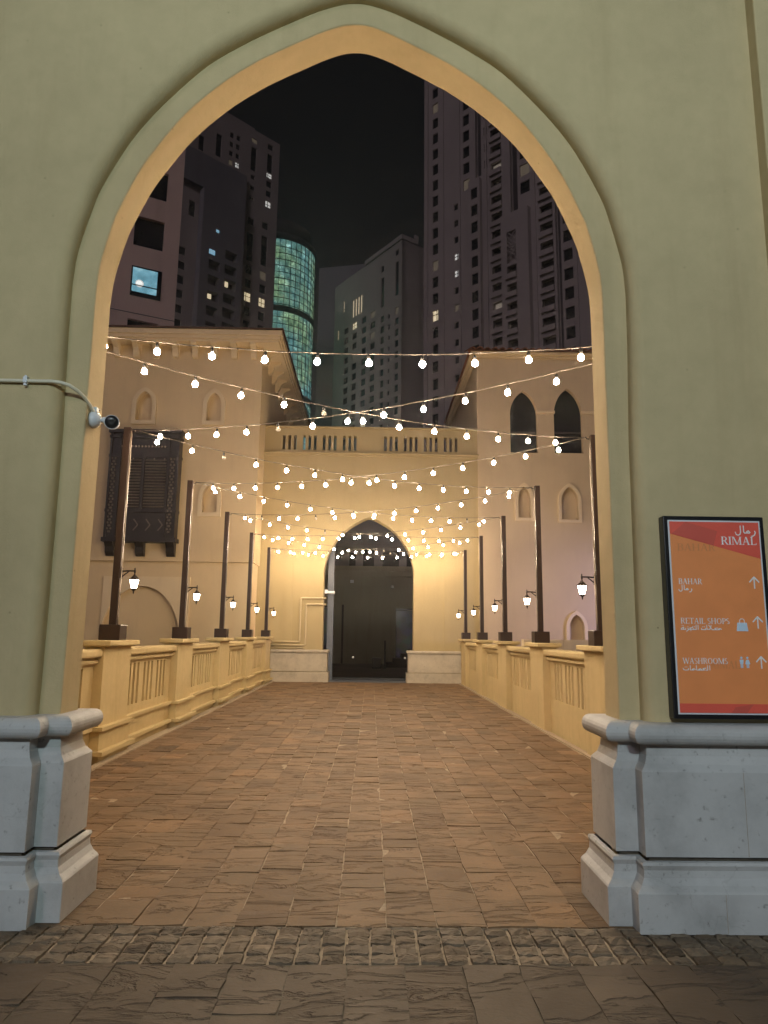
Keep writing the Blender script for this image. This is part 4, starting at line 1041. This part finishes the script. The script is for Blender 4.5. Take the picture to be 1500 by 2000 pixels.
def st(x, w_=TK, z0=0.0, z1=1.0, serif=True):
    q = [[(x, z0), (x+w_, z0), (x+w_, z1), (x, z1)]]
    if serif: q += [[(x-0.08, z0), (x+w_+0.08, z0), (x+w_+0.05, z0+0.05), (x-0.05, z0+0.05)], [(x-0.05, z1-0.05), (x+w_+0.05, z1-0.05), (x+w_+0.08, z1), (x-0.08, z1)]]
    return q
def dg(a, b, w_): return [[(a[0], a[1]), (a[0]+w_, a[1]), (b[0]+w_, b[1]), (b[0], b[1])]]
def hb(x0, x1, z, h=TN): return [[(x0, z), (x1, z), (x1, z+h), (x0, z+h)]]
def arc(cx, cz, rx, rz, a0, a1, tx=TK, tz=TN, n=8):
    out = []
    for k in range(n):
        p = []
        for a in (a0+(a1-a0)*k/n, a0+(a1-a0)*(k+1)/n):
            a = R(a); p.append(((cx+rx*math.cos(a), cz+rz*math.sin(a)), (cx+(rx-tx)*math.cos(a), cz+(rz-tz)*math.sin(a))))
        out.append([p[0][0], p[1][0], p[1][1], p[0][1]])
    return out
def srf(x, z, w_=0.26, up=False): return [[(x-w_/2, z), (x+w_/2, z), (x+w_/2-.03, z+.045), (x-w_/2+.03, z+.045)]]
G = {
 'I': (0.32, st(0.09)), 'L': (0.62, st(0.09)+hb(0.09, 0.58, 0)+[[(0.52, 0), (0.60, 0), (0.60, 0.24), (0.56, 0.24)]]),
 'B': (0.68, st(0.09)+hb(0.1, 0.38, 0.94)+hb(0.1, 0.40, 0.50)+hb(0.1, 0.38, 0.0)+arc(0.36, 0.75, 0.24, 0.25, -90, 90)+arc(0.38, 0.28, 0.27, 0.28, -90, 90)),
 'P': (0.63, st(0.09)+hb(0.1, 0.36, 0.94)+hb(0.1, 0.36, 0.44)+arc(0.34, 0.72, 0.27, 0.28, -90, 90)),
 'R': (0.72, st(0.09)+hb(0.1, 0.36, 0.94)+hb(0.1, 0.36, 0.47)+arc(0.34, 0.735, 0.26, 0.265, -90, 90)+dg((0.56, 0), (0.30, 0.5), TK)+srf(0.66, 0, 0.2)),
 'A': (0.78, dg((0.08, 0), (0.35, 1.0), TN)+dg((0.56, 0), (0.33, 1.0), TK)+hb(0.2, 0.58, 0.34)+srf(0.10, 0)+srf(0.63, 0, 0.3)),
 'H': (0.84, st(0.09)+st(0.60)+hb(0.2, 0.62, 0.48)), 'E': (0.64, st(0.09)+hb(0.1, 0.56, 0.94)+hb(0.1, 0.46, 0.49)+hb(0.1, 0.58, 0)+[[(0.52, 0), (0.6, 0), (0.6, 0.22), (0.56, 0.22)], [(0.52, 0.8), (0.56, 0.8), (0.56, 1.0), (0.5, 1.0)]]),
 'T': (0.68, st(0.27)+hb(0.03, 0.65, 0.94)+[[(0.02, 0.78), (0.06, 0.78), (0.09, 1.0), (0.02, 1.0)], [(0.62, 0.78), (0.66, 0.78), (0.66, 1.0), (0.59, 1.0)]]),
 'M': (1.02, st(0.10, TN)+st(0.78)+dg((0.47, 0.02), (0.12, 1.0), TK)+dg((0.50, 0.02), (0.83, 1.0), TN)),
 'O': (0.84, arc(0.42, 0.5, 0.37, 0.51, 0, 360, n=18)), 'S': (0.54, arc(0.27, 0.745, 0.22, 0.265, 40, 270, 0.11, TN+.02)+arc(0.27, 0.265, 0.23, 0.275, -140, 90, 0.11, TN+.02)),
 'W': (1.12, dg((0.30, 0), (0.06, 1.0), TK)+dg((0.33, 0), (0.54, 1.0), TN)+dg((0.74, 0), (0.50, 1.0), TK)+dg((0.80, 0), (1.02, 1.0), TN)+srf(0.12, 0.955, 0.3)+srf(1.05, 0.955, 0.24)),
 ' ': (0.30, []),
}
def strokes_obj(name, quads, m_, y):
    mb = MB()
    for i, q in enumerate(quads):
        yy = y-0.0002-0.00003*(i%12)
        mb.b.faces.new([mb.b.verts.new((u, yy, v)) for u, v in q])
    o = mb.build(name, m_, sg, OFF, weld=False); return o
def word(txt, x0, x1, z, h, m_='s_white', y=YS-0.0052, name='lettering'):
    tot = sum(G[c][0] for c in txt); k = (x1-x0)/tot; q = []; x = x0
    for c_ in txt:
        for f in G[c_][1]: q.append([(x+u*k, z+v*h) for u, v in f])
        x += G[c_][0]*k
    strokes_obj(name, q, m_, y)
def pen(lines, dots, x0, z0, sx_, sz_, wd, m_='s_white', y=YS-0.0052, name='arabic_lettering'):
    q = []
    for L in lines:
        P2 = [Vector((x0+u*sx_, z0+v*sz_)) for u, v in L]
        for a, b in zip(P2, P2[1:]):
            d = (b-a).normalized(); n_ = Vector((-d.y, d.x))*wd/2; e = d*wd*0.25
            q.append([tuple(a-e+n_), tuple(b+e+n_), tuple(b+e-n_), tuple(a-e-n_)])
    for u, v in dots:
        c_ = Vector((x0+u*sx_, z0+v*sz_)); r_ = wd*0.75
        q.append([(c_.x-r_, c_.y), (c_.x, c_.y-r_), (c_.x+r_, c_.y), (c_.x, c_.y+r_)])
    strokes_obj(name, q, m_, y)
# Arabic words as pen strokes, units: width 1 x height 1, baseline at 0.3
AR_RIMAL = ([[(0.97, 0.50), (1.0, 0.34), (0.95, 0.12), (0.86, 0.02), (0.80, 0.0)], [(0.74, 0.34), (0.66, 0.52), (0.58, 0.46), (0.60, 0.32), (0.70, 0.30)], [(0.60, 0.32), (0.46, 0.30), (0.42, 0.40), (0.42, 1.0)], [(0.26, 1.0), (0.26, 0.36), (0.22, 0.16), (0.12, 0.08), (0.03, 0.18), (0.0, 0.38)]], [])
AR_SHOPS = ([[(0.99, 0.35), (0.95, 0.52), (0.91, 0.42), (0.95, 0.32), (0.86, 0.30)], [(0.90, 0.56), (0.82, 0.52), (0.86, 0.30), (0.76, 0.30)], [(0.76, 0.30), (0.68, 1.0)], [(0.74, 0.95), (0.70, 0.32), (0.64, 0.40)], [(0.60, 0.50), (0.60, 0.30), (0.50, 0.30), (0.50, 0.52)], [(0.63, 1.0), (0.63, 0.32)],
             [(0.42, 1.0), (0.42, 0.30)], [(0.37, 1.0), (0.37, 0.30), (0.31, 0.30), (0.31, 0.5)], [(0.31, 0.30), (0.22, 0.30)], [(0.29, 0.56), (0.21, 0.52), (0.25, 0.30), (0.18, 0.30)], [(0.17, 0.52), (0.18, 0.25), (0.13, 0.02)], [(0.12, 0.5), (0.11, 0.30), (0.05, 0.30)], [(0.07, 0.62), (0.02, 0.50), (0.0, 0.32), (0.06, 0.30), (0.07, 0.62)]],
            [(0.53, 0.72), (0.57, 0.72), (0.29, 0.74), (0.33, 0.74), (0.24, 0.12), (0.17, 0.72), (0.03, 0.85), (0.06, 0.85)])
AR_WASH = ([[(1.0, 1.0), (1.0, 0.30)], [(0.92, 1.0), (0.92, 0.32), (0.84, 0.30)], [(0.86, 0.60), (0.74, 0.54), (0.80, 0.32), (0.66, 0.30)], [(0.70, 0.34), (0.64, 0.52), (0.58, 0.42), (0.64, 0.31), (0.52, 0.30)], [(0.50, 0.30), (0.50, 1.0)], [(0.46, 0.34), (0.40, 0.52), (0.34, 0.42), (0.40, 0.31), (0.28, 0.30)], [(0.27, 0.30), (0.27, 1.0)], [(0.20, 0.55), (0.20, 0.32), (0.10, 0.28), (0.02, 0.34), (0.0, 0.56)]], [(0.08, 0.74), (0.14, 0.74)])
def SXp(u): return qx0+u*Wd
def SZp(v): return qz1-v*Hd
def arrow(u, v, s_=1.0):
    x, z, h = SXp(u), SZp(v), 0.062*s_; wd = 0.0075
    pen([[(0, -0.5), (0, 0.5)], [(-0.42, 0.05), (0, 0.5)], [(0.42, 0.05), (0, 0.5)]], [], x, z, h, h, wd, name='arrow')
word('RIMAL', SXp(0.565), SXp(0.965), SZp(0.122), 0.0445)
pen(*AR_RIMAL, SXp(0.735), SZp(0.075), 0.112, 0.058, 0.0062)
word('BAHAR', SXp(0.062), SXp(0.325), SZp(0.337), 0.031)
pen(*AR_RIMAL, SXp(0.062), SZp(0.379), 0.072, 0.038, 0.0045)
word('RETAIL SHOPS', SXp(0.06), SXp(0.60), SZp(0.545), 0.031)
pen(*AR_SHOPS, SXp(0.06), SZp(0.586), 0.225, 0.036, 0.0042)
word('WASHROOMS', SXp(0.055), SXp(0.55), SZp(0.752), 0.031)
pen(*AR_WASH, SXp(0.058), SZp(0.795), 0.145, 0.036, 0.0042)
arrow(0.905, 0.325); arrow(0.91, 0.535); arrow(0.915, 0.742)
word('BAHAR', SXp(0.07), SXp(0.50), SZp(0.158), 0.040, 's_ghost', YS-0.0043, 'ghost_lettering')
word('RIMAL', SXp(0.36), SXp(0.68), SZp(0.775), 0.040, 's_ghost', YS-0.0043, 'ghost_lettering')
bx_, bz_ = SXp(0.735), SZp(0.560)
poly('bag_icon', [(bx_-0.032, bz_-0.022), (bx_+0.032, bz_-0.022), (bx_+0.026, bz_+0.024), (bx_-0.026, bz_+0.024)], 's_blue', YS-0.0052)
pen([[(-0.013, 0.018), (-0.013, 0.036), (-0.006, 0.044), (0.006, 0.044), (0.013, 0.036), (0.013, 0.018)]], [], bx_, bz_, 1, 1, 0.004, 's_white', YS-0.006, 'bag_handle')
for k, u in enumerate((0.70, 0.765)):
    x, z = SXp(u), SZp(0.742)
    pen([], [(0, 0.024)], x, z, 1, 1, 0.0105, 's_blue', name='washroom_icon')
    q = [[(-0.011, 0.014), (0.011, 0.014), (0.009, -0.008), (-0.009, -0.008)]] if k == 0 else [[(-0.007, 0.014), (0.007, 0.014), (0.014, -0.010), (-0.014, -0.010)]]
    q += [[(-0.007, -0.008), (-0.001, -0.008), (-0.001, -0.030), (-0.007, -0.030)], [(0.001, -0.008), (0.007, -0.008), (0.007, -0.030), (0.001, -0.030)]]
    strokes_obj('washroom_icon', [[(x+a, z+b) for a, b in r_] for r_ in q], 's_blue', YS-0.0052)

# ------------------------------------------------------------------ added thin haze volume, stands for the glow round the bulbs
hz = MB().box(-410, 410, -130, 530, -4.2, 156).build('haze', None); tag(hz, kind='stuff')
hm = bpy.data.materials.new('added glow haze'); hm.use_nodes = True; ht = hm.node_tree; ht.nodes.clear()
ho = ht.nodes.new('ShaderNodeOutputMaterial'); hv = ht.nodes.new('ShaderNodeVolumePrincipled')
hv.inputs['Density'].default_value = 0.0012; hv.inputs['Anisotropy'].default_value = 0.78; hv.inputs['Color'].default_value = (0.92, 0.92, 0.96, 1)
ht.links.new(hv.outputs[0], ho.inputs['Volume']); hz.data.materials.append(hm)
